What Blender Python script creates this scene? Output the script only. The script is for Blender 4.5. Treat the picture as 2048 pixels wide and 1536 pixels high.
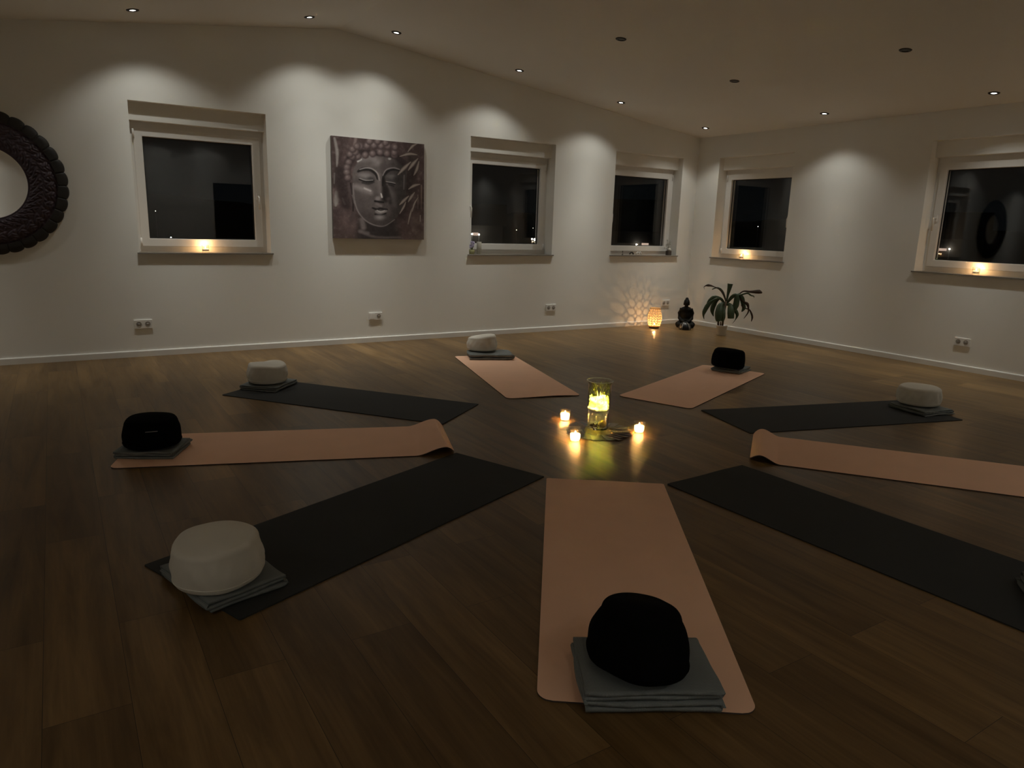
import bpy, bmesh, math, random
import numpy as np
from mathutils import Vector, Matrix, noise
PI = math.pi
S = bpy.context.scene
COL = S.collection
for o in list(bpy.data.objects):
    bpy.data.objects.remove(o)

# ------------------------------------------------------------------ camera
FPX = 1429.588
CAM = Vector((-7.65261, -7.38767, 1.29226))
yaw, pitch, roll = (math.radians(a) for a in (32.51092, 12.45732, 1.75267))
cd = Vector((math.sin(yaw)*math.cos(pitch), math.cos(yaw)*math.cos(pitch), -math.sin(pitch)))
cr = Vector((math.cos(yaw), -math.sin(yaw), 0))
cu = cr.cross(cd)
cr2 = cr*math.cos(roll) + cu*math.sin(roll)
cu2 = -cr*math.sin(roll) + cu*math.cos(roll)
cam = bpy.data.cameras.new('camera')
cam.sensor_width = 36
cam.lens = FPX*36/2048
cam.clip_start = 0.05
cam.clip_end = 600
camo = bpy.data.objects.new('camera', cam)
COL.objects.link(camo)
camo.matrix_world = Matrix(((cr2.x, cu2.x, -cd.x, CAM.x), (cr2.y, cu2.y, -cd.y, CAM.y), (cr2.z, cu2.z, -cd.z, CAM.z), (0, 0, 0, 1)))
S.camera = camo

# ------------------------------------------------------------------ world, exposure
S.view_settings.view_transform = 'Standard'
S.view_settings.look = 'None'
S.view_settings.exposure = 0.0
S.view_settings.gamma = 1.0
S.view_settings.use_curve_mapping = False
W = bpy.data.worlds.new('night')
S.world = W
W.use_nodes = True
W.node_tree.nodes['Background'].inputs[0].default_value = (0.7, 0.9, 1.0, 1)
W.node_tree.nodes['Background'].inputs[1].default_value = 0.0020
S.cycles.max_bounces = 10
S.cycles.diffuse_bounces = 6
S.cycles.transparent_max_bounces = 24
S.cycles.sample_clamp_indirect = 0.0

SPOT_W = 1.45          # scale of every ceiling spot
SPOT_COL = (1.0, 0.985, 0.89)
CANDLE_COL = (1.0, 0.55, 0.22)
# beam of the reflector: bright middle, wide soft skirt that stops short of 60 degrees
BEAM = [(0, 11), (5, 10.4), (10, 9), (17, 5.6), (25, 2.6), (34, 1.25), (40, .9), (46, .68), (50, .46), (54, .20), (57, .07), (60, 0.0), (90, 0)]
ies = bpy.data.texts.new('beam.ies')
ies.write('IESNA:LM-63-2002\nTILT=NONE\n1 -1 1 %d 1 1 2 0 0 0\n1 1 1\n%s\n0\n%s\n' % (
    len(BEAM), ' '.join(str(a) for a, _ in BEAM), ' '.join(str(v*100) for _, v in BEAM)))

# ------------------------------------------------------------------ helpers
def srgb(r, g, b, k=1.0):
    f = lambda c: (c/255/12.92 if c/255 <= .04045 else ((c/255+.055)/1.055)**2.4)*k
    return (f(r), f(g), f(b))

class MB:
    """collects shapes for one mesh"""
    def __init__(s):
        s.v = []; s.f = []; s.m = []; s.smooth = []
    def add(s, vs, fs, mi=0, sm=False):
        o = len(s.v); s.v += [tuple(p) for p in vs]
        for f in fs:
            s.f.append(tuple(i+o for i in f)); s.m.append(mi); s.smooth.append(sm)
        return s
    def box(s, a, b, mi=0):
        x0, y0, z0 = a; x1, y1, z1 = b
        v = [(x0, y0, z0), (x1, y0, z0), (x1, y1, z0), (x0, y1, z0), (x0, y0, z1), (x1, y0, z1), (x1, y1, z1), (x0, y1, z1)]
        return s.add(v, [(0, 3, 2, 1), (4, 5, 6, 7), (0, 1, 5, 4), (1, 2, 6, 5), (2, 3, 7, 6), (3, 0, 4, 7)], mi)
    def lathe(s, prof, n=32, c=(0, 0, 0), mi=0, close=False, sm=True):
        """prof: list of (r, z); poles where r == 0"""
        vs = []; rows = []
        for r, z in prof:
            if r < 1e-6:
                rows.append([len(vs)]); vs.append((c[0], c[1], c[2]+z))
            else:
                rows.append(list(range(len(vs), len(vs)+n)))
                vs += [(c[0]+r*math.cos(2*PI*i/n), c[1]+r*math.sin(2*PI*i/n), c[2]+z) for i in range(n)]
        fs = []
        pairs = list(zip(rows[:-1], rows[1:]))
        if close: pairs.append((rows[-1], rows[0]))
        for a, b in pairs:
            for i in range(n):
                j = (i+1) % n
                if len(a) == 1 and len(b) == 1: continue
                if len(a) == 1: fs.append((a[0], b[j], b[i]))
                elif len(b) == 1: fs.append((a[i], a[j], b[0]))
                else: fs.append((a[i], a[j], b[j], b[i]))
        return s.add(vs, fs, mi, sm)
    def tube(s, pts, rad, n=8, mi=0, cap=True):
        pts = [Vector(p) for p in pts]
        if not hasattr(rad, '__len__'): rad = [rad]*len(pts)
        vs = []; ref = Vector((.31, .17, .93))
        for i, p in enumerate(pts):
            t = (pts[min(i+1, len(pts)-1)]-pts[max(i-1, 0)]).normalized()
            a = t.cross(ref)
            if a.length < .05: a = t.cross(Vector((1, 0, 0)))
            a.normalize(); b = t.cross(a)
            vs += [tuple(p+(a*math.cos(2*PI*k/n)+b*math.sin(2*PI*k/n))*rad[i]) for k in range(n)]
        fs = []
        for i in range(len(pts)-1):
            for k in range(n):
                l = (k+1) % n
                fs.append((i*n+k, i*n+l, (i+1)*n+l, (i+1)*n+k))
        if cap:
            fs.append(tuple(range(n-1, -1, -1))); fs.append(tuple(range((len(pts)-1)*n, len(pts)*n)))
        return s.add(vs, fs, mi, True)
    def ellipsoid(s, c, r, rot=None, n=20, m=12, mi=0):
        vs = []; fs = []
        R = rot or Matrix.Identity(3)
        for j in range(m+1):
            ph = PI*j/m
            for i in range(n):
                th = 2*PI*i/n
                p = R @ Vector((r[0]*math.sin(ph)*math.cos(th), r[1]*math.sin(ph)*math.sin(th), r[2]*math.cos(ph)))
                vs.append((c[0]+p.x, c[1]+p.y, c[2]+p.z))
        for j in range(m):
            for i in range(n):
                k = (i+1) % n
                fs.append((j*n+i, (j+1)*n+i, (j+1)*n+k, j*n+k))
        return s.add(vs, fs, mi, True)
    def grid(s, P, mi=0, sm=True, flip=False):
        """P[i][j] points"""
        n = len(P); m = len(P[0])
        vs = [p for row in P for p in row]
        fs = []
        for i in range(n-1):
            for j in range(m-1):
                f = (i*m+j, (i+1)*m+j, (i+1)*m+j+1, i*m+j+1)
                fs.append(f[::-1] if flip else f)
        return s.add(vs, fs, mi, sm)
    def frame(s, x0, x1, z0, z1, w, y0, y1, mi=0):
        """a rectangular frame in the xz plane with member width w (l, r, b, t) as one connected ring"""
        l, r, b, t = w if hasattr(w, '__len__') else (w,)*4
        o = [(x0, z0), (x1, z0), (x1, z1), (x0, z1)]
        i = [(x0+l, z0+b), (x1-r, z0+b), (x1-r, z1-t), (x0+l, z1-t)]
        vs = [(p[0], y, p[1]) for y in (y0, y1) for p in o+i]
        fs = []
        for k in range(4):
            l2 = (k+1) % 4
            fs += [(k, l2, 4+l2, 4+k), (8+l2, 8+k, 12+k, 12+l2), (l2, k, 8+k, 8+l2), (4+k, 4+l2, 12+l2, 12+k)]
        return s.add(vs, fs, mi)
    def build(s, name, mats, parent=None, loc=None, rotz=None, bevel=0, mods=None, merge=False):
        me = bpy.data.meshes.new(name)
        me.from_pydata(s.v, [], s.f)
        if not isinstance(mats, (list, tuple)): mats = [mats]
        for m in mats: me.materials.append(m)
        me.polygons.foreach_set('material_index', s.m)
        me.polygons.foreach_set('use_smooth', s.smooth)
        bm = bmesh.new(); bm.from_mesh(me)
        if merge: bmesh.ops.remove_doubles(bm, verts=bm.verts, dist=1e-5)
        bmesh.ops.recalc_face_normals(bm, faces=bm.faces)
        bm.to_mesh(me); bm.free()
        me.update()
        o = bpy.data.objects.new(name, me); COL.objects.link(o)
        if parent: o.parent = parent
        if loc is not None: o.location = loc
        if rotz is not None: o.rotation_euler = (0, 0, rotz)
        if bevel:
            b = o.modifiers.new('bevel', 'BEVEL'); b.width = bevel; b.segments = 2; b.limit_method = 'ANGLE'; b.angle_limit = .6
        return o

def tag(o, label, cat, group=None):
    o['label'] = label; o['category'] = cat
    if group: o['group'] = group
    return o
def structure(o, label=None):
    o['kind'] = 'structure'
    if label: o['label'] = label
    return o
def thing(name, label, cat, loc=(0, 0, 0), rotz=0, group=None):
    o = bpy.data.objects.new(name, None); COL.objects.link(o)
    o.empty_display_size = .05
    o.location = loc; o.rotation_euler = (0, 0, rotz)
    return tag(o, label, cat, group)
def copy_tree(o, parent=None):
    c = o.copy(); COL.objects.link(c)
    if parent:
        c.parent = parent
    for ch in list(o.children): copy_tree(ch, c)
    return c

# ------------------------------------------------------------------ materials
def mat(name, col, rough=.6, metal=0, spec=.5, bump=None, var=None, sub=0, sheen=0):
    """bump: (scale, strength, distance) noise; var: (scale, amount) tone variation"""
    m = bpy.data.materials.new(name); m.use_nodes = True
    nt = m.node_tree; N = nt.nodes; L = nt.links
    b = N['Principled BSDF']
    b.inputs['Base Color'].default_value = (*col, 1)
    b.inputs['Roughness'].default_value = rough
    b.inputs['Metallic'].default_value = metal
    b.inputs['Specular IOR Level'].default_value = spec
    if sheen:
        b.inputs['Sheen Weight'].default_value = sheen
    tc = N.new('ShaderNodeTexCoord')
    if bump:
        t = N.new('ShaderNodeTexNoise'); t.inputs['Scale'].default_value = bump[0]; t.inputs['Detail'].default_value = 4
        L.new(tc.outputs['Object'], t.inputs['Vector'])
        bp = N.new('ShaderNodeBump'); bp.inputs['Strength'].default_value = bump[1]; bp.inputs['Distance'].default_value = bump[2]
        L.new(t.outputs['Fac'], bp.inputs['Height']); L.new(bp.outputs['Normal'], b.inputs['Normal'])
    if var:
        t = N.new('ShaderNodeTexNoise'); t.inputs['Scale'].default_value = var[0]; t.inputs['Detail'].default_value = 5
        L.new(tc.outputs['Object'], t.inputs['Vector'])
        mx = N.new('ShaderNodeMix'); mx.data_type = 'RGBA'
        a = var[1]
        mx.inputs[6].default_value = (*[c*(1-a) for c in col], 1)
        mx.inputs[7].default_value = (*[min(1, c*(1+a)) for c in col], 1)
        L.new(t.outputs['Fac'], mx.inputs[0]); L.new(mx.outputs[2], b.inputs['Base Color'])
    return m

def emit(name, col, s):
    m = bpy.data.materials.new(name); m.use_nodes = True
    nt = m.node_tree; nt.nodes.clear()
    e = nt.nodes.new('ShaderNodeEmission'); e.inputs[0].default_value = (*col, 1); e.inputs[1].default_value = s
    o = nt.nodes.new('ShaderNodeOutputMaterial'); nt.links.new(e.outputs[0], o.inputs[0])
    return m

def thin_glass(name, r0=.04, tint=(1, 1, 1), rough=0.0, power=5.0):
    """thin clear glass: lets light straight through, mirrors more at grazing angles"""
    m = bpy.data.materials.new(name); m.use_nodes = True
    nt = m.node_tree; N = nt.nodes; L = nt.links; N.clear()
    lw = N.new('ShaderNodeLayerWeight'); lw.inputs['Blend'].default_value = .5
    pw = N.new('ShaderNodeMath'); pw.operation = 'POWER'; pw.inputs[1].default_value = power
    L.new(lw.outputs['Facing'], pw.inputs[0])
    ma = N.new('ShaderNodeMath'); ma.operation = 'MULTIPLY_ADD'; ma.inputs[1].default_value = 1-r0; ma.inputs[2].default_value = r0
    L.new(pw.outputs[0], ma.inputs[0])
    tr = N.new('ShaderNodeBsdfTransparent'); tr.inputs[0].default_value = (*tint, 1)
    gl = N.new('ShaderNodeBsdfGlossy'); gl.inputs['Roughness'].default_value = rough
    mx = N.new('ShaderNodeMixShader')
    L.new(ma.outputs[0], mx.inputs[0]); L.new(tr.outputs[0], mx.inputs[1]); L.new(gl.outputs[0], mx.inputs[2])
    o = N.new('ShaderNodeOutputMaterial'); L.new(mx.outputs[0], o.inputs[0])
    return m

def translucent(name, col, t=.6, tcol=None):
    m = bpy.data.materials.new(name); m.use_nodes = True
    nt = m.node_tree; N = nt.nodes; L = nt.links; N.clear()
    d = N.new('ShaderNodeBsdfDiffuse'); d.inputs[0].default_value = (*col, 1)
    r = N.new('ShaderNodeBsdfTranslucent'); r.inputs[0].default_value = (*(tcol or col), 1)
    mx = N.new('ShaderNodeMixShader'); mx.inputs[0].default_value = t
    L.new(d.outputs[0], mx.inputs[1]); L.new(r.outputs[0], mx.inputs[2])
    o = N.new('ShaderNodeOutputMaterial'); L.new(mx.outputs[0], o.inputs[0])
    return m

M = {}
M['wall'] = mat('white_wall_paint', (.84, .835, .80), .75, spec=.3, bump=(180, .08, .001))
M['ceiling'] = mat('white_ceiling_paint', (.84, .825, .79), .8, spec=.3, bump=(150, .06, .001))
M['trim'] = mat('white_lacquer', (.80, .79, .76), .35)
M['upvc'] = mat('white_window_plastic', (.80, .79, .765), .3)
M['gasket'] = mat('black_rubber', (.02, .02, .02), .6)
M['pane'] = thin_glass('window_glass', .045)
M['sill'] = mat('speckled_stone', (.22, .20, .175), .35, var=(260, .5))
M['socket'] = mat('socket_plastic', (.82, .81, .78), .35)
M['socket_in'] = mat('socket_recess_plastic', (.38, .36, .33), .5)
M['dark_metal'] = mat('dark_brushed_metal', (.016, .013, .012), .45, metal=.3)
M['lamp_off'] = mat('dark_reflector', (.02, .018, .017), .35, metal=.4)
M['lens'] = emit('lit_lens', (1.0, .97, .92), 9)
M['pink'] = mat('pink_foam', (.90, .56, .385), .75, spec=.25, bump=(420, .25, .001), var=(5, .05))
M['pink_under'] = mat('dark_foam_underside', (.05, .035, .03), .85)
M['black_mat'] = mat('charcoal_foam', (.030, .032, .032), .8, spec=.25, bump=(420, .25, .001), var=(6, .1))
M['white_cotton'] = mat('white_cotton', (.70, .67, .60), .9, spec=.1, bump=(300, .12, .001), var=(7, .05))
M['black_cotton'] = mat('black_cotton', (.0045, .0045, .0045), 1.0, spec=.03, bump=(300, .12, .001))
M['mirror'] = mat('mirror_silver', (.9, .9, .9), .01, metal=1)
M['carved'] = mat('dark_carved_wood', (.055, .0352, .050), .5, bump=(60, .3, .002), var=(14, .35))
M['rim'] = mat('black_stained_wood', (.018, .0165, .016), .55, bump=(60, .2, .002))
M['flame'] = emit('candle_flame', (1.0, .72, .34), 60)
M['candle_glass'] = thin_glass('candle_glass', .07, (.99, .985, .97), 0, 3.0)
M['wax'] = translucent('white_wax', (.92, .86, .74), .62, (1, .90, .70))
M['wick'] = mat('black_wick', (.02, .015, .01), .9)

def floor_material():
    m = bpy.data.materials.new('oak_planks'); m.use_nodes = True
    nt = m.node_tree; N = nt.nodes; L = nt.links
    b = N['Principled BSDF']
    tc = N.new('ShaderNodeTexCoord')
    sw = N.new('ShaderNodeSeparateXYZ'); L.new(tc.outputs['Object'], sw.inputs[0])
    cb = N.new('ShaderNodeCombineXYZ')
    L.new(sw.outputs['Y'], cb.inputs['X']); L.new(sw.outputs['X'], cb.inputs['Y'])
    br = N.new('ShaderNodeTexBrick'); br.offset = .37; br.offset_frequency = 2; br.squash = 1
    br.inputs['Color1'].default_value = (0, 0, 0, 1); br.inputs['Color2'].default_value = (1, 1, 1, 1)
    br.inputs['Mortar'].default_value = (.5, .5, .5, 1)
    br.inputs['Scale'].default_value = 1; br.inputs['Mortar Size'].default_value = .0008
    br.inputs['Brick Width'].default_value = 1.24; br.inputs['Row Height'].default_value = .205
    br.inputs['Mortar Smooth'].default_value = .1
    L.new(cb.outputs[0], br.inputs['Vector'])
    # grain, stretched along the plank; shifted per plank so it stops at the joints
    ad = N.new('ShaderNodeVectorMath'); ad.operation = 'MULTIPLY_ADD'
    ad.inputs[1].default_value = (13, 1.2, 1)
    L.new(tc.outputs['Object'], ad.inputs[0])
    sc = N.new('ShaderNodeVectorMath'); sc.operation = 'SCALE'; sc.inputs['Scale'].default_value = 9
    L.new(br.outputs['Color'], sc.inputs[0]); L.new(sc.outputs[0], ad.inputs[2])
    g1 = N.new('ShaderNodeTexNoise'); g1.inputs['Scale'].default_value = 1.0; g1.inputs['Detail'].default_value = 7; g1.inputs['Roughness'].default_value = .62; g1.inputs['Distortion'].default_value = .6
    L.new(ad.outputs[0], g1.inputs['Vector'])
    ad2 = N.new('ShaderNodeVectorMath'); ad2.operation = 'MULTIPLY_ADD'; ad2.inputs[1].default_value = (95, 3.5, 1)
    L.new(tc.outputs['Object'], ad2.inputs[0]); L.new(sc.outputs[0], ad2.inputs[2])
    g2 = N.new('ShaderNodeTexNoise'); g2.inputs['Scale'].default_value = 1.0; g2.inputs['Detail'].default_value = 4
    L.new(ad2.outputs[0], g2.inputs['Vector'])
    r1 = N.new('ShaderNodeValToRGB'); e = r1.color_ramp.elements
    e[0].position = .28; e[0].color = (.092, .052, .018, 1)
    e[1].position = .74; e[1].color = (.228, .140, .057, 1)
    L.new(g1.outputs['Fac'], r1.inputs[0])
    # plank-to-plank tone
    hs = N.new('ShaderNodeMix'); hs.data_type = 'RGBA'; hs.blend_type = 'MULTIPLY'; hs.inputs[0].default_value = 1
    r2 = N.new('ShaderNodeValToRGB'); e = r2.color_ramp.elements
    e[0].color = (.72, .69, .65, 1); e[1].color = (1.13, 1.11, 1.05, 1)
    L.new(br.outputs['Color'], r2.inputs[0])
    L.new(r1.outputs[0], hs.inputs[6]); L.new(r2.outputs[0], hs.inputs[7])
    fg = N.new('ShaderNodeMix'); fg.data_type = 'RGBA'; fg.blend_type = 'MULTIPLY'; fg.inputs[0].default_value = .30
    r3 = N.new('ShaderNodeValToRGB'); e = r3.color_ramp.elements
    e[0].position = .35; e[0].color = (.55, .52, .5, 1); e[1].position = .62; e[1].color = (1.1, 1.1, 1.1, 1)
    L.new(g2.outputs['Fac'], r3.inputs[0]); L.new(hs.outputs[2], fg.inputs[6]); L.new(r3.outputs[0], fg.inputs[7])
    mo = N.new('ShaderNodeMix'); mo.data_type = 'RGBA'
    L.new(br.outputs['Fac'], mo.inputs[0]); L.new(fg.outputs[2], mo.inputs[6]); mo.inputs[7].default_value = (.02, .013, .008, 1)
    L.new(mo.outputs[2], b.inputs['Base Color'])
    rr = N.new('ShaderNodeMapRange'); rr.inputs['To Min'].default_value = .30; rr.inputs['To Max'].default_value = .44
    L.new(g2.outputs['Fac'], rr.inputs[0]); L.new(rr.outputs[0], b.inputs['Roughness'])
    b.inputs['Specular IOR Level'].default_value = .30
    sb = N.new('ShaderNodeMath'); sb.operation = 'SUBTRACT'
    L.new(g2.outputs['Fac'], sb.inputs[0]); L.new(br.outputs['Fac'], sb.inputs[1])
    bp = N.new('ShaderNodeBump'); bp.inputs['Strength'].default_value = .22; bp.inputs['Distance'].default_value = .001
    L.new(sb.outputs[0], bp.inputs['Height']); L.new(bp.outputs['Normal'], b.inputs['Normal'])
    return m
M['floor'] = floor_material()

def blanket_material():
    m = bpy.data.materials.new('grey_waffle_wool'); m.use_nodes = True
    nt = m.node_tree; N = nt.nodes; L = nt.links
    b = N['Principled BSDF']; b.inputs['Roughness'].default_value = .95; b.inputs['Specular IOR Level'].default_value = .1
    tc = N.new('ShaderNodeTexCoord')
    w1 = N.new('ShaderNodeTexWave'); w1.bands_direction = 'X'; w1.inputs['Scale'].default_value = 90
    w2 = N.new('ShaderNodeTexWave'); w2.bands_direction = 'Y'; w2.inputs['Scale'].default_value = 90
    for w in (w1, w2): L.new(tc.outputs['Object'], w.inputs['Vector'])
    mu = N.new('ShaderNodeMath'); mu.operation = 'MULTIPLY'
    L.new(w1.outputs['Fac'], mu.inputs[0]); L.new(w2.outputs['Fac'], mu.inputs[1])
    cr_ = N.new('ShaderNodeValToRGB'); e = cr_.color_ramp.elements
    e[0].color = (.18, .195, .195, 1); e[1].color = (.29, .315, .315, 1)
    L.new(mu.outputs[0], cr_.inputs[0]); L.new(cr_.outputs[0], b.inputs['Base Color'])
    bp = N.new('ShaderNodeBump'); bp.inputs['Strength'].default_value = .5; bp.inputs['Distance'].default_value = .002
    L.new(mu.outputs[0], bp.inputs['Height']); L.new(bp.outputs['Normal'], b.inputs['Normal'])
    return m
M['blanket'] = blanket_material()

# ------------------------------------------------------------------ room shell
XL, YF = -10.2, -9.3               # left and front walls
RX, RZ, EZ, LZ = -5.10, 3.13, 2.546, 2.467
def ceil_z(x):
    return EZ + (RZ-EZ)*(x/RX) if x > RX else RZ + (LZ-RZ)*((RX-x)/(RX-XL))
SZ, HZ = .955, 2.265                # window opening: sill and head
WIN_BACK = [(-7.0, -5.83), (-3.59, -2.418), (-1.472, -.285)]
WIN_RIGHT = [(.39, 1.555), (3.195, 4.365)]   # distance from the corner
REV = .32                           # thickness of the walls

structure(MB().box((XL-.3, YF-.3, -.2), (.4, .4, 0)).build('floor', M['floor']))
# the ceiling: two gentle slopes meeting at the ridge
P = [(XL-.3, LZ-(RZ-LZ)/(RX-XL)*.3), (RX, RZ), (.4, EZ-(RZ-EZ)/(-RX)*.4)]
vs = [(x, y, z+dz) for dz in (0, .15) for y in (YF-.3, .4) for x, z in P]
fs = [(0, 1, 4, 3), (1, 2, 5, 4), (6, 9, 10, 7), (7, 10, 11, 8), (0, 6, 7, 1), (1, 7, 8, 2), (3, 4, 10, 9), (4, 5, 11, 10), (0, 3, 9, 6), (2, 8, 11, 5)]
structure(MB().add(vs, fs).build('ceiling', M['ceiling']))

def wall_mesh(length_pts, wins, top, tr):
    """a wall in local (s, depth, z) with window holes and their reveals; tr maps to the room"""
    m = MB()
    xs = sorted(set(length_pts + [a for w in wins for a in w]))
    def q(p): m.add([tr(*a) for a in p], [(0, 1, 2, 3)])
    for a, b in zip(xs[:-1], xs[1:]):
        hole = any(w[0] <= a+1e-6 and b <= w[1]+1e-6 for w in wins)
        q([(a, 0, 0), (b, 0, 0), (b, 0, SZ), (a, 0, SZ)])
        if not hole: q([(a, 0, SZ), (b, 0, SZ), (b, 0, HZ), (a, 0, HZ)])
        q([(a, 0, HZ), (b, 0, HZ), (b, 0, top(b)), (a, 0, top(a))])
        q([(a, REV, 0), (b, REV, 0), (b, REV, SZ), (a, REV, SZ)])
        if not hole: q([(a, REV, SZ), (b, REV, SZ), (b, REV, HZ), (a, REV, HZ)])
        q([(a, REV, HZ), (b, REV, HZ), (b, REV, top(b)), (a, REV, top(a))])
        q([(a, 0, 0), (b, 0, 0), (b, REV, 0), (a, REV, 0)])
        q([(a, 0, top(a)), (b, 0, top(b)), (b, REV, top(b)), (a, REV, top(a))])
    for a, b in wins:
        q([(a, 0, SZ), (a, REV, SZ), (a, REV, HZ), (a, 0, HZ)])
        q([(b, 0, SZ), (b, REV, SZ), (b, REV, HZ), (b, 0, HZ)])
        q([(a, 0, SZ), (b, 0, SZ), (b, REV, SZ), (a, REV, SZ)])
        q([(a, 0, HZ), (b, 0, HZ), (b, REV, HZ), (a, REV, HZ)])
    for e in (xs[0], xs[-1]):
        for z0, z1 in ((0, SZ), (SZ, HZ), (HZ, top(e))):
            q([(e, 0, z0), (e, REV, z0), (e, REV, z1), (e, 0, z1)])
    return m
structure(wall_mesh([XL-.3, RX, 0.0], WIN_BACK, lambda x: ceil_z(x)+.02, lambda s, d, z: (s, d, z)).build('wall_back', M['wall'], merge=True))
structure(wall_mesh([-.0, -YF+.3], WIN_RIGHT, lambda s: EZ+.0, lambda s, d, z: (d, -s, z)).build('wall_right', M['wall'], merge=True))
structure(wall_mesh([0, -YF+.3], [], lambda s: LZ+.0, lambda s, d, z: (XL-d, -s, z)).build('wall_left', M['wall'], merge=True))
# front wall, behind the camera, with a doorway
DX0, DX1, DZ = -4.62, -3.5, 2.02
m = MB()
xs = [XL, RX, DX0, DX1, 0.0]
for y in (YF, YF-.3):
    for a, b in zip(xs[:-1], xs[1:]):
        if (a, b) != (DX0, DX1): m.add([(a, y, 0), (b, y, 0), (b, y, DZ), (a, y, DZ)], [(0, 1, 2, 3)])
        m.add([(a, y, DZ), (b, y, DZ), (b, y, ceil_z(b)), (a, y, ceil_z(a))], [(0, 1, 2, 3)])
for x in (DX0, DX1): m.add([(x, YF, 0), (x, YF-.3, 0), (x, YF-.3, DZ), (x, YF, DZ)], [(0, 1, 2, 3)])
m.add([(DX0, YF, DZ), (DX1, YF, DZ), (DX1, YF-.3, DZ), (DX0, YF-.3, DZ)], [(0, 1, 2, 3)])
structure(m.build('wall_front', M['wall'], merge=True))
M['door'] = mat('dark_door', (.03, .025, .022), .4)
d1 = structure(MB().box((DX0, YF-.2, 0), (DX1, YF-.15, DZ)).build('door_1', M['door'], bevel=.004))
hb = MB().tube([(DX0+.09, YF-.15, 1.05), (DX0+.09, YF-.10, 1.05), (DX0+.21, YF-.10, 1.05)], .009)
hb.build('door_handle', M['dark_metal'], d1)

def baseboard(name, a, b):
    """from a to b along the wall, 58 mm high, with a small rounded top"""
    a = Vector(a); b = Vector(b); t = (b-a).normalized(); n = Vector((-t.y, t.x))
    prof = [(0, 0), (.015, 0), (.015, .050), (.012, .056), (.006, .058), (0, .058)]
    mm = MB(); vs = []
    for p in (a, b):
        vs += [(p.x+n.x*d, p.y+n.y*d, z) for d, z in prof]
    k = len(prof)
    fs = [(i, (i+1) % k, k+(i+1) % k, k+i) for i in range(k)] + [tuple(range(k)), tuple(range(2*k-1, k-1, -1))]
    return structure(mm.add(vs, fs).build(name, M['trim']))
baseboard('baseboard_back', (0, 0), (XL, 0))
baseboard('baseboard_right', (0, YF), (0, -.015))

# ------------------------------------------------------------------ windows
def window(n, origin, right, w, handle_side, hinge=True):
    """local x along the wall from the left jamb, y outwards, z up"""
    FD = .165            # depth of the frame behind the wall face
    r = .048
    fr = MB().frame(0, w, SZ, HZ-.155, (r, r, .062, .055), FD, FD+.075)
    o = structure(fr.build('window_%d' % n, M['upvc'], bevel=.003))
    o.location = origin
    if right: o.rotation_euler = (0, 0, -PI/2)
    s0 = .072
    sash = MB().frame(r-.012, w-r+.012, SZ+.052, HZ-.208, (s0, s0, s0, s0), FD-.018, FD+.06).build('sash', M['upvc'], o, bevel=.004)
    x0, x1, z0, z1 = r-.012+s0, w-r+.012-s0, SZ+.052+s0, HZ-.208-s0
    MB().frame(x0-.001, x1+.001, z0-.001, z1+.001, .010, FD+.012, FD+.02).build('glazing_seal', M['gasket'], sash)
    MB().box((x0-.004, FD+.018, z0-.004), (x1+.004, FD+.044, z1+.004)).build('pane', M['pane'], sash)
    # roller shutter casing above the frame
    MB().box((0, .085, HZ-.155), (w, FD+.10, HZ-.001)).build('shutter_casing', M['wall'], o, bevel=.002)
    # stone sill
    MB().box((-.018, -.024, SZ-.011), (w+.018, -.0005, SZ+.002)).add(
        [(.001, -.0005, SZ-.0), (w-.001, -.0005, SZ-.0), (w-.001, FD+.01, SZ+.0), (.001, FD+.01, SZ+.0),
         (.001, -.0005, SZ+.002), (w-.001, -.0005, SZ+.002), (w-.001, FD+.01, SZ+.002), (.001, FD+.01, SZ+.002)],
        [(0, 3, 2, 1), (4, 5, 6, 7), (0, 1, 5, 4), (1, 2, 6, 5), (2, 3, 7, 6), (3, 0, 4, 7)]).build('window_sill', M['sill'], o)
    # handle: rosette and a hanging lever
    hx = w-r+.012-s0/2 if handle_side == 'r' else r-.012+s0/2
    hz = 1.50
    hm = MB().box((hx-.014, FD-.03, hz-.035), (hx+.014, FD-.018, hz+.035))
    hh = hm.build('handle', M['upvc'], sash, bevel=.004)
    MB().tube([(hx, FD-.03, hz), (hx, FD-.065, hz), (hx, FD-.072, hz-.02), (hx, FD-.072, hz-.125)], [.009, .009, .0105, .008], 10).build('lever', M['upvc'], hh)
    kx = r-.012 if handle_side == 'r' else w-r+.012
    for z in (HZ-.26, SZ+.09):
        MB().tube([(kx, FD-.024, z-.04), (kx, FD-.024, z+.04)], .0085, 10).build('hinge', M['upvc'], o)
    return o
for i, (a, b) in enumerate(WIN_BACK):
    window(i+1, (a, 0, 0), False, b-a, 'rll'[i])
for i, (a, b) in enumerate(WIN_RIGHT):
    window(i+4, (0, -a, 0), True, b-a, 'rl'[i])

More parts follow.
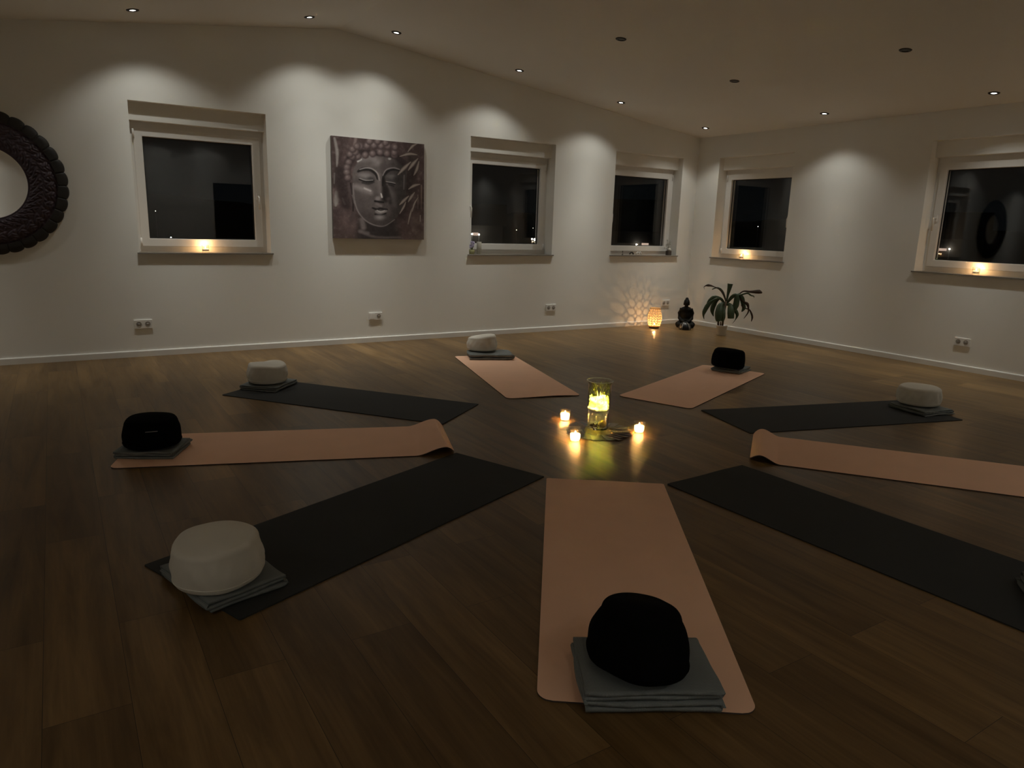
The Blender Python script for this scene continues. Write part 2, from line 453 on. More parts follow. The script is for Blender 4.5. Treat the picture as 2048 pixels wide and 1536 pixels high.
# ------------------------------------------------------------------ ceiling spots
def downlight(x, y, lit, label):
    z = ceil_z(x)
    o = thing('downlight', label, 'ceiling light', (x, y, z), group='lit ceiling spots along the walls' if lit else 'unlit ceiling spots')
    sl = -(RZ-EZ)/(-RX) if x > RX else (RZ-LZ)/(RX-XL)
    nrm = Vector((sl, 0, -1)).normalized()       # down, square to the slope
    o.rotation_euler = (0, math.atan2(-nrm.x, -nrm.z), 0)
    MB().lathe([(.024, -.001), (.025, -.0055), (.034, -.0065), (.045, -.005), (.0485, -.0005), (.0485, .0005), (.024, .0005)], 40, close=True).build('trim_ring', M['dark_metal'], o)
    MB().lathe([(0, -.003), (.018, -.003), (.0242, -.0015)], 32).build('lens', M['lens'] if lit else M['lamp_off'], o)
    if lit:
        l = bpy.data.lights.new('spot_bulb', 'POINT'); l.shadow_soft_size = .022; l.energy = SPOT_W
        l.color = SPOT_COL; l.use_nodes = True
        nt = l.node_tree; em = nt.nodes['Emission']
        t = nt.nodes.new('ShaderNodeTexIES'); t.mode = 'INTERNAL'; t.ies = ies
        nt.links.new(t.outputs['Fac'], em.inputs['Strength'])
        lo = bpy.data.objects.new('spot_bulb', l); COL.objects.link(lo); lo.parent = o; lo.location = (0, 0, -.03)
    return o
for x, y, lab in [
    (-9.05, -.46, 'lit ceiling spot out of frame, left of and above the round mirror'),
    (-6.951, -.467, 'lit ceiling spot above the window beside the round mirror'),
    (-5.52, -.46, 'lit ceiling spot just left of the ceiling ridge'),
    (-4.672, -.445, 'lit ceiling spot just right of the ridge above the canvas picture'),
    (-3.266, -.463, 'lit ceiling spot above the window right of the canvas picture'),
    (-1.829, -.457, 'lit ceiling spot above the long-wall window nearest the corner'),
    (-.433, -.496, 'lit ceiling spot in the corner of the room'),
    (-.406, -2.192, 'lit ceiling spot between the two windows of the right wall'),
    (-.376, -3.881, 'lit ceiling spot above the right wall window cut by the frame'),
    (-.376, -5.57, 'lit ceiling spot out of frame along the right wall'),
    (-.376, -7.26, 'added lit ceiling spot out of frame for ambient light, second along the right wall'),  # unseen lamp added to raise the bounced light in the room
    (-1.83, -8.84, 'lit ceiling spot behind the camera right of the doorway'),
    (-4.672, -8.84, 'lit ceiling spot behind the camera above the doorway'),
    (-6.95, -8.84, 'lit ceiling spot behind the camera left of the doorway'),
    (-8.95, -8.84, 'lit ceiling spot behind the camera in the left back corner'),
    (-3.27, -8.84, 'added lit ceiling spot behind the camera for ambient light, second from the right wall'),  # from here on, unseen spots added to brighten the near half
    (-5.80, -8.84, 'added lit ceiling spot behind the camera for ambient light, just left of the doorway'),
    (-9.80, -7.26, 'added lit ceiling spot out of frame for ambient light, nearest along the left wall'),  # left wall spots added to lift the ambient at left front
    (-9.80, -5.57, 'added lit ceiling spot out of frame for ambient light, second along the left wall')]:
    downlight(x, y, True, lab)
for x, y, lab in [
    (-3.281, -2.134, 'unlit dark ceiling spot, leftmost of three'),
    (-1.787, -3.847, 'unlit dark ceiling spot, rightmost of three'),
    (-1.822, -2.153, 'unlit dark ceiling spot, lowest of three in the picture')]:
    downlight(x, y, False, lab)

# ------------------------------------------------------------------ wall sockets
def socket(lab, origin, right, inserts):
    """double German socket plate; inserts: 's' socket, 'b' blank cover"""
    o = thing('wall_socket', lab, 'socket', origin, -PI/2 if right else 0, 'white double wall sockets')
    MB().box((-.076, -.0115, -.0405), (.076, 0, .0405)).build('plate', M['socket'], o, bevel=.003)
    for k, c in enumerate(inserts):
        cx = -.0365+.073*k
        if c == 's':
            q = MB()
            # dished round insert, opening towards the room (-y)
            rows = []
            for r_, d in [(.024, -.0125), (.0215, -.0135), (.0195, -.0125), (.0185, -.0115), (.0185, -.0118), (.0, -.0118)]:
                rows.append([(cx+r_*math.cos(2*PI*i/28), d, r_*math.sin(2*PI*i/28)) for i in range(29)])
            q.grid(rows)
            ins = q.build('socket_insert', [M['socket_in']], o)
            for sx in (-.0095, .0095):
                MB().tube([(cx+sx, -.0105, 0), (cx+sx, -.0122, 0)], .0028, 10).build('pin_hole', M['gasket'], ins)
        else:
            MB().box((cx-.028, -.0145, -.028), (cx+.028, -.0115, .028)).build('blank_cover', M['socket'], o, bevel=.002)
    return o
socket('white double socket below the window beside the round mirror', (-7.018, 0, .303), False, 'ss')
socket('white wall plate with one socket and a blank cover below the canvas', (-4.745, 0, .285), False, 'bs')
socket('white double socket on long wall beneath the middle window', (-2.40, 0, .298), False, 'ss')
socket('white double socket between the glowing lantern and the seated statue', (-.42, 0, .298), False, 'ss')
socket('white double socket on the right wall below the cut-off window', (0, -3.79, .288), True, 'ss')

# ------------------------------------------------------------------ yoga mats
def mat_mesh(L, Wd, corner, th, zf, nx=110, ny=24, corner_in=None):
    """zf(u, t): lift of the mat, u from the outer end (0) to the inner end (L), t across"""
    top = []; bot = []
    for i in range(nx+1):
        k = i/nx
        # finer steps near the ends for the round corners
        u = L*(k-math.sin(2*PI*k)/(2*PI)*.75)
        e = min(u, L-u); w = Wd/2
        c = corner if u < L/2 or corner_in is None else corner_in
        if e < c: w -= c-math.sqrt(max(0, c**2-(c-e)**2))
        rt = []; rb = []
        for j in range(ny+1):
            t = -w+2*w*j/ny
            z = zf(u, t)
            rt.append((u-L/2, t, z+th)); rb.append((u-L/2, t, z))
        top.append(rt); bot.append(rb)
    m = MB()
    m.grid(top, 0, True)
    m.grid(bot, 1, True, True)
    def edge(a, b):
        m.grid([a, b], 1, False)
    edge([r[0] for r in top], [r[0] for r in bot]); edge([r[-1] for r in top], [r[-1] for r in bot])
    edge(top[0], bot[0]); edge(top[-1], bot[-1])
    return m
def sstep(a, b, x):
    k = max(0, min(1, (x-a)/(b-a))); return k*k*(3-2*k)
def wavy(seed, amp=.0035, curl=0, curl_len=.125, end_w=.4):
    def f(u, t):
        n = noise.noise(Vector((u*2.3+seed*7.1, t*3.0, seed)))
        e = max(0, 1-(1.81-u)/end_w)
        z = max(0, n)*amp*e
        if curl:
            # the inner end arches off the floor and touches down again at the lip
            d = 1.81-u
            rise = sstep(0, 1, (curl_len*2.4-d)/(curl_len*2.4-.055)) if d > .055 else 1.0
            lip = 1-.85*(1-d/.055)**2 if d < .055 else 1.0
            z += curl*rise*lip
        return z
    return f
def yoga_mat(pink, x, y, a, lab, seed, corner_in=None, **kw):
    mm = mat_mesh(1.81, .61, .045 if pink else .004, .005, wavy(seed, **kw), corner_in=corner_in)
    o = mm.build('yoga_mat', [M['pink'], M['pink_under']] if pink else [M['black_mat'], M['black_mat']], loc=(x, y, 0), rotz=a)
    return tag(o, lab, 'yoga mat', 'pink yoga mats in the circle' if pink else 'charcoal yoga mats in the circle')
MATS = {
 1: (True, -5.8514, -5.4000, .94744), 2: (False, -6.5205, -4.5144, .38068), 3: (True, -6.564, -3.329, -.339),
 4: (False, -5.9023, -2.4163, -.91386), 5: (True, -4.3025, -2.0946, -1.82817), 6: (True, -3.0236, -3.1329, -2.76049),
 7: (False, -2.919, -4.3481, 2.87205), 8: (True, -3.558, -5.326, 2.226), 9: (False, -4.717, -5.744, 1.615)}
MLAB = {
 1: 'pink yoga mat in the foreground with a black cushion at its near end',
 2: 'charcoal yoga mat carrying the large white cushion at left front',
 3: 'pink yoga mat on the left with its inner end curling up',
 4: 'charcoal yoga mat at left back under a small white cushion',
 5: 'pink yoga mat farthest from the camera, with a white cushion',
 6: 'pink yoga mat at the back right with a black cushion',
 7: 'charcoal yoga mat on the right carrying a white cushion',
 8: 'pink yoga mat cut by the right edge, inner end curling up',
 9: 'charcoal yoga mat in the right foreground with only a blanket corner showing'}
KW = {1: dict(corner_in=.010), 3: dict(curl=.045, curl_len=.095), 8: dict(curl=.040, curl_len=.070), 2: dict(amp=.012), 9: dict(amp=.008), 5: dict(amp=.012, end_w=.3), 6: dict(amp=.012, end_w=.3), 7: dict(amp=.008)}
for k, (pk, x, y, a) in MATS.items():
    yoga_mat(pk, x, y, a, MLAB[k], k, **KW.get(k, {}))
MT = .006     # top of a flat mat

# ------------------------------------------------------------------ folded blankets
def blanket(x, y, ang, ln, dp, layers, th, lab, seed, flip=False, z0=MT):
    """a blanket folded to and fro: layers run along local x (length ln), the folds show at the ends; depth dp along local y"""
    rnd = random.Random(seed)
    cl = []          # centre line (x, z) with normal
    gap = th*1.10
    ends = [(-ln/2+rnd.uniform(0, .02), ln/2-rnd.uniform(0, .03)) for _ in range(layers)]
    for k in range(layers):
        z = th/2+k*gap
        a, b = ends[k]
        xs = [a+(b-a)*i/14 for i in range(15)]
        if k % 2: xs = xs[::-1]
        for q in xs: cl.append((q, z))
        if k < layers-1:
            e = xs[-1]; s = 1 if k % 2 == 0 else -1
            for i in range(1, 6):
                t = PI*i/6
                cl.append((e+s*math.sin(t)*gap*.62, z+gap/2-math.cos(t)*gap/2))
    n = len(cl); ns = 22
    P = [Vector((a, b)) for a, b in cl]
    nor = []
    for i in range(n):
        t = (P[min(i+1, n-1)]-P[max(i-1, 0)]).normalized(); nor.append(Vector((-t.y, t.x)))
    H = layers*gap
    A = []; B = []
    for j in range(ns+1):
        v = -dp/2+dp*j/ns
        ra = []; rb = []
        for i in range(n):
            for sgn, row in ((1, ra), (-1, rb)):
                q = P[i]+nor[i]*sgn*th*.40
                lay = P[i].y/gap
                zz = q.y+.0055*noise.noise(Vector((P[i].x*9+seed, v*9, lay*1.5)))*min(1, lay+.3)
                xx = q.x+.018*noise.noise(Vector((v*5, lay*2.0, seed+3.3)))
                vv = v+(.016*noise.noise(Vector((P[i].x*4, lay*2.3, seed+5.1)))-.004*lay)*(v/(dp/2))
                row.append((-xx if flip else xx, vv, max(.0004, zz)))
        A.append(ra); B.append(rb)
    m = MB(); m.grid(A); m.grid(B, flip=True)
    m.grid([A[0], B[0]]); m.grid([A[-1], B[-1]])
    m.grid([[r[0] for r in A], [r[0] for r in B]]); m.grid([[r[-1] for r in A], [r[-1] for r in B]])
    o = m.build('folded_blanket', M['blanket'], loc=(x, y, z0), rotz=ang, merge=True)
    return tag(o, lab, 'blanket', 'folded grey blankets on the mats'), H
R = math.radians
BL = [
 (-6.308, -6.040, R(-29.9), .400, .290, 4, .013, 'thick folded grey blanket under the foreground black cushion', 11, False),
 (-7.235, -4.83, R(16), .30, .385, 3, .012, 'folded grey blanket under the large white cushion at left front', 12, False),
 (-7.285, -3.115, R(-27), .32, .28, 3, .012, 'folded grey blanket under the black cushion on the left', 13, True),
 (-6.32, -1.76, R(-44), .31, .34, 3, .012, 'crumpled grey blanket under the white cushion at left back', 14, False),
 (-4.09, -1.34, R(-23), .43, .28, 2, .026, 'dark grey folded blanket under the farthest white cushion', 15, False),
 (-2.27, -2.835, R(22), .30, .29, 3, .011, 'folded grey blanket under the black cushion at back right', 16, True),
 (-2.14, -4.58, R(-12), .33, .32, 3, .011, 'folded grey blanket under the white cushion on the right', 17, True),
 (-4.655, -6.53, R(38), .36, .32, 4, .012, 'folded grey blanket corner at the right edge of the picture', 19, False)]
BH = []
for b in BL: BH.append(blanket(*b)[1])

# ------------------------------------------------------------------ meditation cushions
def cushion(x, y, z, r, h, black, lab, seed, tilt=(0, 0), squash=.05, lump=.010, top=1.0, belly=.006):
    """round buckwheat cushion: puffed lid, gathered side wall, soft irregular outline"""
    n, prof = 96, []
    e = .036 if black else .024
    prof.append((0, h+.010))
    rt = r*top
    for k in range(1, 11): prof.append(((rt-e)*k/10, h+.010*(1-(k/10)**2)))
    for k in range(1, 9):
        t = PI/2*k/8; prof.append((rt-e+e*math.sin(t), h-e+e*math.cos(t)))
    for k in range(1, 12):
        q = k/12
        prof.append((rt+(r-rt)*q+belly*math.sin(PI*q), h-e-(h-e-.022)*q))
    e2 = .022
    for k in range(0, 6):
        t = PI/2*k/5; prof.append((r-e2+e2*math.cos(t), e2-e2*math.sin(t)))
    prof.append((r*.5, 0)); prof.append((0, 0))
    m = MB(); m.lathe(prof, n)
    big = lambda a: noise.noise(Vector((math.cos(a)*1.2+seed*3.3, math.sin(a)*1.2, seed*1.7)))
    vs = []
    for p in m.v:
        v = Vector(p); a = math.atan2(v.y, v.x); rr = math.hypot(v.x, v.y)
        d = Vector((math.cos(a), math.sin(a), 0))
        k = rr/r; zt = max(0, min(1, v.z/h))
        mid = noise.noise(Vector((v.x*11+seed, v.y*11, v.z*9)))
        fine = noise.noise(Vector((v.x*26, v.y*26+seed, v.z*17)))
        side = max(0, min(1, (k-.5)/.45))
        v += d*side*(lump*big(a)*1.4+lump*.30*mid*zt+.0012*fine)
        # soft pulls in the side wall
        w_ = math.sin(PI*zt)**2
        v += d*side*w_*(1 if black else 1.7)*(.0022*math.sin(a*7+zt*4+big(a)*9)+.0012*math.sin(a*17-zt*9))
        v.z += zt*zt*(lump*.9*noise.noise(Vector((v.x*7+seed, v.y*7, 3.1)))+squash*h*noise.noise(Vector((v.x*5, v.y*5+seed*2, 8))))
        vs.append(tuple(v))
    m.v = vs
    cm = M['black_cotton'] if black else M['white_cotton']
    o = thing('meditation_cushion', lab, 'cushion', (x, y, z), group='black round cushions' if black else 'white round cushions')
    o.rotation_euler = (tilt[0], tilt[1], 0)
    m.build('cover', cm, o)
    # seam piping round the lower edge
    pts = []
    for i in range(65):
        a = 2*PI*i/64
        q = r+lump*1.4*big(a)+.0008
        pts.append((q*math.cos(a), q*math.sin(a), .024+.0015*math.sin(3*a+seed)))
    MB().tube(pts, .0024, 6, cap=False).build('piping', cm, o)
    return o
CU = [
 (-6.328, -6.032, .066, .150, .172, True, 'large black round cushion in the foreground, slumped to one side', 1, (R(-3), R(5)), .10, .014, .80, .012),
 (-7.262, -4.885, .046, .150, .150, False, 'large white round cushion at left front', 2, (R(2), R(-3)), .05, .008, .96),
 (-7.285, -3.115, .046, .148, .155, True, 'black round cushion on the left pink mat', 3, (0, 0), .03, .008, .92),
 (-6.333, -1.765, .046, .150, .140, False, 'dented white round cushion at left back', 4, (0, 0), .22, .008, .96),
 (-4.095, -1.225, .062, .150, .140, False, 'white round cushion farthest from the camera', 5, (0, 0), .18, .008, .94),
 (-2.33, -2.845, .042, .152, .165, True, 'black round cushion on the back right pink mat', 6, (0, R(3)), .05, .008, .94),
 (-2.105, -4.53, .042, .150, .135, False, 'white round cushion on the right charcoal mat', 7, (0, 0), .03, .005, .98)]
cush = [cushion(c[0], c[1], c[2]+.007, *c[3:]) for c in CU]
MB().box((-.030, -.0008, 0), (.030, .0008, .003)).build('sewn_tag', mat('pale_thread', (.35, .35, .36), .7), cush[2], loc=(-.017, -.153, .107), rotz=R(-6))

# ------------------------------------------------------------------ candles
def candle_light(parent, z, power, rad=.006, col=CANDLE_COL):
    l = bpy.data.lights.new('candle_glow', 'POINT'); l.energy = power; l.color = col; l.shadow_soft_size = rad
    o = bpy.data.objects.new('candle_glow', l); COL.objects.link(o); o.parent = parent; o.location = (0, 0, z)
    return o
def flame_mesh(z, s=1.0):
    return MB().lathe([(0, z), (.0035*s, z+.004*s), (.0048*s, z+.010*s), (.0034*s, z+.018*s), (.0012*s, z+.025*s), (0, z+.028*s)], 14)
def votive(lab, loc, r, h, wax_h, power, group):
    """candle in a small clear tumbler"""
    o = thing('votive_candle', lab, 'candle', loc, group=group)
    MB().lathe([(0, .001), (r*.80, .001), (r*.86, .006), (r*.93, h*.5), (r, h), (r*.955, h), (r*.88, h*.5), (r*.81, .012), (0, .010)], 40).build('glass', M['candle_glass'], o)
    wr = r*.86
    w = MB().lathe([(wr*.90, .013), (wr*.98, wax_h*.6), (wr*1.02, wax_h*.92), (wr*.96, wax_h*.98), (wr*.70, wax_h), (wr*.17, wax_h*.96)], 36).lathe([(wr*.90, .0135), (0, .0135)], 36).build('wax', M['wax'], o, merge=True)
    MB().tube([(0, 0, .0136), (0, 0, wax_h*.55)], .0009, 6).build('wick', M['wick'], o)
    flame_mesh(wax_h*.98, .8).build('flame', M['flame'], o)
    candle_light(o, wax_h*.5, power)
    return o
G = 'votive candles on the floor'
FC = [(-4.795, -3.592, 'votive candle in clear glass, behind and left of the vase'),
      (-5.030, -4.018, 'votive candle in clear glass nearest the camera'),
      (-4.538, -4.056, 'votive candle in clear glass, right of the vase')]
for x, y, lab in FC:
    votive(lab, (x, y, .0),   .036, .075, .050, 2.4, G)
G = 'tealights on the window sills'
for loc, lab, pw in [((-6.425, .085, SZ+.002), 'tealight burning on the sill beside the round mirror', 1.5),
                 ((.085, -.83, SZ+.002), 'tealight burning on the sill right of the corner', 1.5),
                 ((.085, -3.765, SZ+.002), 'tealight burning on the cut-off right window sill', 1.5)]:
    o = thing('tealight', lab, 'candle', loc, group=G)
    r, h = .034, .070
    MB().lathe([(0, .001), (r*.88, .001), (r*.95, .006), (r, h), (r*.94, h), (r*.89, .014), (0, .012)], 32).build('glass', M['candle_glass'], o)
    MB().lathe([(0, .0125), (r*.84, .0125), (r*.86, .036), (0, .036)], 28).build('wax', mat('tealight_wax', (.75, .72, .64), .5), o)
    MB().tube([(0, 0, .036), (0, 0, .044)], .0009, 6).build('wick', M['wick'], o)
    flame_mesh(.042, .6).build('flame', M['flame'], o)
    candle_light(o, .0615, pw*.8)
# ------------------------------------------------------------------ glass vase with lit flowers
VX, VY = -4.712, -3.845
M['vase_glass'] = thin_glass('vase_glass', .06, (.985, .985, .975), 0, 2.4)
M['petal'] = translucent('lit_petals', (.93, .92, .60), .5, (.95, .94, .55))
M['twig'] = translucent('dried_leaves', (.10, .10, .02), .3, (.16, .15, .02))
M['stem'] = mat('pale_stems', (.7, .66, .4), .6)
vase = thing('glass_vase', 'tall clear glass vase on a glass foot, lit yellow green inside', 'vase', (VX, VY, 0))
foot = MB().lathe([(0, .003), (.066, .003), (.069, .008), (.070, .10), (.066, .122), (.060, .128), (.058, .128), (.063, .120), (.0665, .10), (.0655, .012), (0, .010)], 56).build('glass_foot', M['vase_glass'], vase)
MB().lathe([(0, .129), (.060, .129), (.072, .134), (.0755, .145), (.0755, .300), (.079, .315), (.087, .322), (.088, .325), (.086, .326), (.077, .318), (.0725, .300), (.0725, .148), (.069, .139), (0, .136)], 56).build('glass_bowl', M['vase_glass'], vase)
rnd = random.Random(5)
MB().lathe([(.0855+.0022*math.cos(t), .3245+.0022*math.sin(t)) for t in [2*PI*k/8 for k in range(8)]], 64, close=True).build('rim', translucent('light_catching_rim', (.9, .9, .85), .6), vase)  # pale ring added to imitate light carried up the clear glass rim
# pale flower heads packed in the bottom of the bowl, round the lamp
pm = MB()
for k in range(130):
    a = 2*PI*((k*.618034) % 1)+rnd.uniform(-.1, .1); hz = .146+.062*((k*.37) % 1)+rnd.uniform(-.003, .012*(1 if k % 4 else 0)); rr = rnd.uniform(.057, .066)
    c = Vector((rr*math.cos(a), rr*math.sin(a), hz))
    n_ = (Vector((math.cos(a), math.sin(a), rnd.uniform(-.4, .8)))+Vector((rnd.uniform(-.4, .4), rnd.uniform(-.4, .4), rnd.uniform(-.4, .4)))).normalized()
    u_ = n_.orthogonal().normalized(); v_ = n_.cross(u_)
    s_ = rnd.uniform(.009, .017)
    ring = [[tuple(c+n_*.0)]*9]
    for q in (.5, 1):
        ring.append([tuple(c+(u_*math.cos(2*PI*i/8)+v_*math.sin(2*PI*i/8))*s_*q*(1+.15*math.sin(3*PI*i/4+k)) - n_*s_*.5*q*q) for i in range(9)])
    pm.grid(ring)
pm.grid([[(r_*math.cos(2*PI*i/40), r_*math.sin(2*PI*i/40), .141+.002*math.sin(i*1.7+r_*200)) for i in range(41)] for r_ in (0.001, .03, .05, .066)])  # disc added below the petals to hold lamp light off the cards
fo = pm.build('flowers', M['petal'], vase); fo['kind'] = 'stuff'
tm = MB()
for k in range(300):
    a = rnd.uniform(0, 2*PI); rr = rnd.uniform(.035, .066); hz = rnd.uniform(.205, .300)
    c = Vector((rr*math.cos(a), rr*math.sin(a), hz))
    d = Vector((math.cos(a)*rnd.uniform(-.3, .6), math.sin(a)*rnd.uniform(-.3, .6), rnd.uniform(.2, 1))).normalized()
    w_ = d.orthogonal().normalized(); ln_ = rnd.uniform(.014, .028)
    if (c+d*ln_).xy.length > .070: d = Vector((-c.x, -c.y, .08)).normalized()
    P_ = [[tuple(c+d*ln_*t+w_*s*ln_*.28*math.sin(PI*min(1, t+.04))) for s in (-1, 0, 1)] for t in (0, .25, .5, .75, 1)]
    tm.grid(P_)
to = tm.build('foliage', M['twig'], vase); to['kind'] = 'stuff'
for k in range(5):
    a = k*1.3+.4
    MB().tube([(0.005*math.cos(a), .005*math.sin(a), .20), (.02*math.cos(a), .02*math.sin(a), .25), (.045*math.cos(a+.3), .045*math.sin(a+.3), .31)], .0016, 6).build('stem', M['stem'], vase)
l = bpy.data.lights.new('vase_lamp', 'POINT'); l.energy = 26; l.color = (1.0, .90, .24); l.shadow_soft_size = .012
lo = bpy.data.objects.new('vase_lamp', l); COL.objects.link(lo); lo.parent = vase; lo.location = (0, 0, .175)
MB().ellipsoid((0, 0, .175), (.011, .011, .011)).build('lamp_bulb', emit('vase_bulb', (1, .9, .3), 14), vase)
# wooden ball lying inside the foot
tag(MB().ellipsoid((0, 0, 0), (.027, .027, .027), n=28, m=18).build('wooden_ball', mat('pale_wood', (.42, .28, .15), .6, bump=(90, .4, .002), var=(60, .4)), loc=(VX+.012, VY-.034, .0375)),
    'small tan wooden ball inside the foot of the glass vase', 'ball')
# dark pebbles inside the foot
for k in range(9):
    a = k*2.399; rr = .018+.030*((k*7) % 9)/9
    if math.hypot(rr*math.cos(a)-.012, rr*math.sin(a)+.034) < .04: continue
    tag(MB().ellipsoid((0, 0, 0), (.013+.002*(k % 3), .011, .009), n=14, m=9).build('pebble', mat('dark_pebble', (.06, .035, .028), .3), loc=(VX+rr*math.cos(a), VY+rr*math.sin(a), .020)),
        'dark pebble on the floor of the vase foot', 'pebble', 'dark pebbles in the vase foot')

# ------------------------------------------------------------------ ring of picture cards
CX, CY = -4.752, -3.895
cols = [(.17, .05, .035), (.045, .036, .032), (.24, .20, .12), (.07, .055, .04), (.20, .09, .065), (.04, .045, .036), (.11, .08, .055)]
face = [(.07, .035, .026), (.26, .23, .16), (.04, .034, .03), (.15, .115, .075), (.05, .045, .034), (.28, .23, .17), (.11, .038, .03)]
cm_ = [mat('card_border_%d' % i, c, .3) for i, c in enumerate(cols)]
fm_ = [mat('card_picture_%d' % i, c, .3, var=(45, .7)) for i, c in enumerate(face)]
NC = 26
for k in range(NC):
    a = 2*PI*k/NC+.1
    q = MB()
    w_, l_ = .068, .115
    lean = .006
    def zc(x): return .0006+lean*(x+w_/2)/w_
    for th in (0,):
        V = [(x, y, zc(x)) for x, y in ((-w_/2, -l_/2), (w_/2, -l_/2), (w_/2, l_/2), (-w_/2, l_/2))]
        q.add([*V, *[(x, y, z+.0005) for x, y, z in V]], [(0, 3, 2, 1), (0, 1, 5, 4), (1, 2, 6, 5), (2, 3, 7, 6), (3, 0, 4, 7)], 0)
        b_ = .007
        I = [(x, y, zc(x)+.0005) for x, y in ((-w_/2+b_, -l_/2+b_), (w_/2-b_, -l_/2+b_), (w_/2-b_, l_/2-b_), (-w_/2+b_, l_/2-b_))]
        T = [(x, y, z+.0005) for x, y, z in V]
        q.add(T+I, [(0, 1, 5, 4), (1, 2, 6, 5), (2, 3, 7, 6), (3, 0, 4, 7)], 0)
        q.add(I, [(0, 1, 2, 3)], 1)
    rr = .165+.016*math.sin(k*2.1)
    o = q.build('picture_card', [cm_[(k*3) % 7], fm_[(k*5+2) % 7]], loc=(CX+rr*math.cos(a), CY+rr*math.sin(a), .0), rotz=a-PI/2+.30*math.sin(k*1.7)+.15*math.sin(k*4.3), merge=True)
    tag(o, 'picture card overlapping its neighbours in the ring round the vase', 'card', 'picture cards fanned round the vase')

# ------------------------------------------------------------------ canvas picture
def canvas():
    w, h, d = 1.022, 1.008, .038
    nx = ny = 230
    u = np.linspace(0, 1, nx+1); v = np.linspace(0, 1, ny+1)
    U, V = np.meshgrid(u, v)            # V down from the top
    # picture coordinates: where a spot of the canvas lies in a sketch 950 wide and 1000 high
    TL, TR, BR, BL_ = np.array((315, 165)), np.array((1235, 250)), np.array((1265, 1222)), np.array((355, 1200))
    X = (1-U)*(1-V)*TL[0]+U*(1-V)*TR[0]+U*V*BR[0]+(1-U)*V*BL_[0]
    Y = (1-U)*(1-V)*TL[1]+U*(1-V)*TR[1]+U*V*BR[1]+(1-U)*V*BL_[1]
    rng = np.random.RandomState(3)
    def fbm(s, seed):
        r_ = np.zeros_like(X); amp = 1
        rs = np.random.RandomState(seed)
        for o_ in range(4):
            n_ = int(s*2**o_)+2
            g = rs.rand(n_+1, n_+1)
            fx = U*(n_-1); fy = V*(n_-1); ix = np.minimum(fx.astype(int), n_-1); iy = np.minimum(fy.astype(int), n_-1)
            tx = fx-ix; ty = fy-iy; tx = tx*tx*(3-2*tx); ty = ty*ty*(3-2*ty)
            r_ += amp*((g[iy, ix]*(1-tx)+g[iy, ix+1]*tx)*(1-ty)+(g[iy+1, ix]*(1-tx)+g[iy+1, ix+1]*tx)*ty); amp *= .55
        return r_/2.0
    C = np.zeros(X.shape+(3,))
    def put(mask, col):
        C[:] = C*(1-mask[..., None])+np.array(col, float)*mask[..., None]
    def sm(a, b, x):
        k = np.clip((x-a)/(b-a), 0, 1); return k*k*(3-2*k)
    def ell(cx, cy, rx, ry, ang=0, soft=.15):
        c_, s_ = math.cos(ang), math.sin(ang)
        dx, dy = X-cx, Y-cy
        q = np.sqrt(((dx*c_+dy*s_)/rx)**2+((-dx*s_+dy*c_)/ry)**2)
        return 1-sm(1-soft, 1+soft, q)
    def stroke(pts, wds, soft=.5):
        """thick poly-line; widths at each point"""
        out = np.zeros_like(X)
        if len(pts) > 2:          # smooth the line through its points
            q_ = [np.array((*p, w_), float) for p, w_ in zip(pts, wds)]; fine = []
            for k_ in range(len(q_)-1):
                a0, a1, a2, a3 = q_[max(k_-1, 0)], q_[k_], q_[k_+1], q_[min(k_+2, len(q_)-1)]
                for t_ in (0, .2, .4, .6, .8):
                    fine.append(.5*(2*a1+(a2-a0)*t_+(2*a0-5*a1+4*a2-a3)*t_*t_+(3*a1-a0-3*a2+a3)*t_**3))
            fine.append(q_[-1])
            pts = [(f_[0], f_[1]) for f_ in fine]; wds = [max(.5, f_[2]) for f_ in fine]
        for (a, b), (wa, wb) in zip(zip(pts[:-1], pts[1:]), zip(wds[:-1], wds[1:])):
            d_ = np.array(b, float)-a; L2 = d_@d_
            t = np.clip(((X-a[0])*d_[0]+(Y-a[1])*d_[1])/L2, 0, 1)
            ds = np.hypot(X-a[0]-t*d_[0], Y-a[1]-t*d_[1]); ww = wa+(wb-wa)*t
            out = np.maximum(out, 1-sm(ww*(1-soft), ww*(1+soft)+1, ds))
        return out
    f1, f2, f3 = fbm(4, 1), fbm(14, 2), fbm(30, 4)
    C[:] = np.array((62, 46, 44))
    put(sm(.45, .8, f1), (84, 64, 61)); put(sm(.5, .85, f2)*.5, (98, 76, 72))
    put(sm(950, 1250, Y)*.6, (72, 55, 49)); put(sm(.55, .8, f3)*.25, (105, 88, 82))
    put(sm(1050, 1250, X)*sm(.4, .8, f1)*.5, (92, 80, 66))
    # pale streaks down the left and right margins
    for p, w_, c_ in [([(345, 190), (372, 330), (372, 470)], [10, 14, 6], (128, 122, 114)), ([(352, 540), (350, 640)], [8, 5], (112, 106, 98)),
                      ([(372, 730), (372, 820), (368, 865)], [14, 22, 10], (128, 122, 112)), ([(430, 790), (455, 850)], [6, 9], (130, 124, 118)),
                      ([(1220, 660), (1225, 900)], [6, 4], (112, 96, 80)), ([(1218, 970), (1218, 1030)], [5, 4], (130, 120, 108)),
                      ([(545, 195), (525, 300)], [14, 8], (112, 94, 88)), ([(1185, 760), (1190, 900)], [5, 5], (104, 88, 78))]:
        put(stroke(p, w_, .7)*.8, c_)
    # dark hair and shadow beside the face
    put(stroke([(400, 520), (430, 700), (470, 860)], [45, 60, 50], .8)*.75, (38, 27, 27))
    put(stroke([(1100, 420), (1090, 640), (1010, 960)], [60, 60, 50], .8)*.7, (36, 28, 26))
    put(stroke([(1010, 1000), (1180, 880)], [50, 60], .9)*.4, (44, 30, 30))
    # neck and shoulders
    put(stroke([(780, 1050), (790, 1180)], [190, 210], .3), (40, 33, 32))
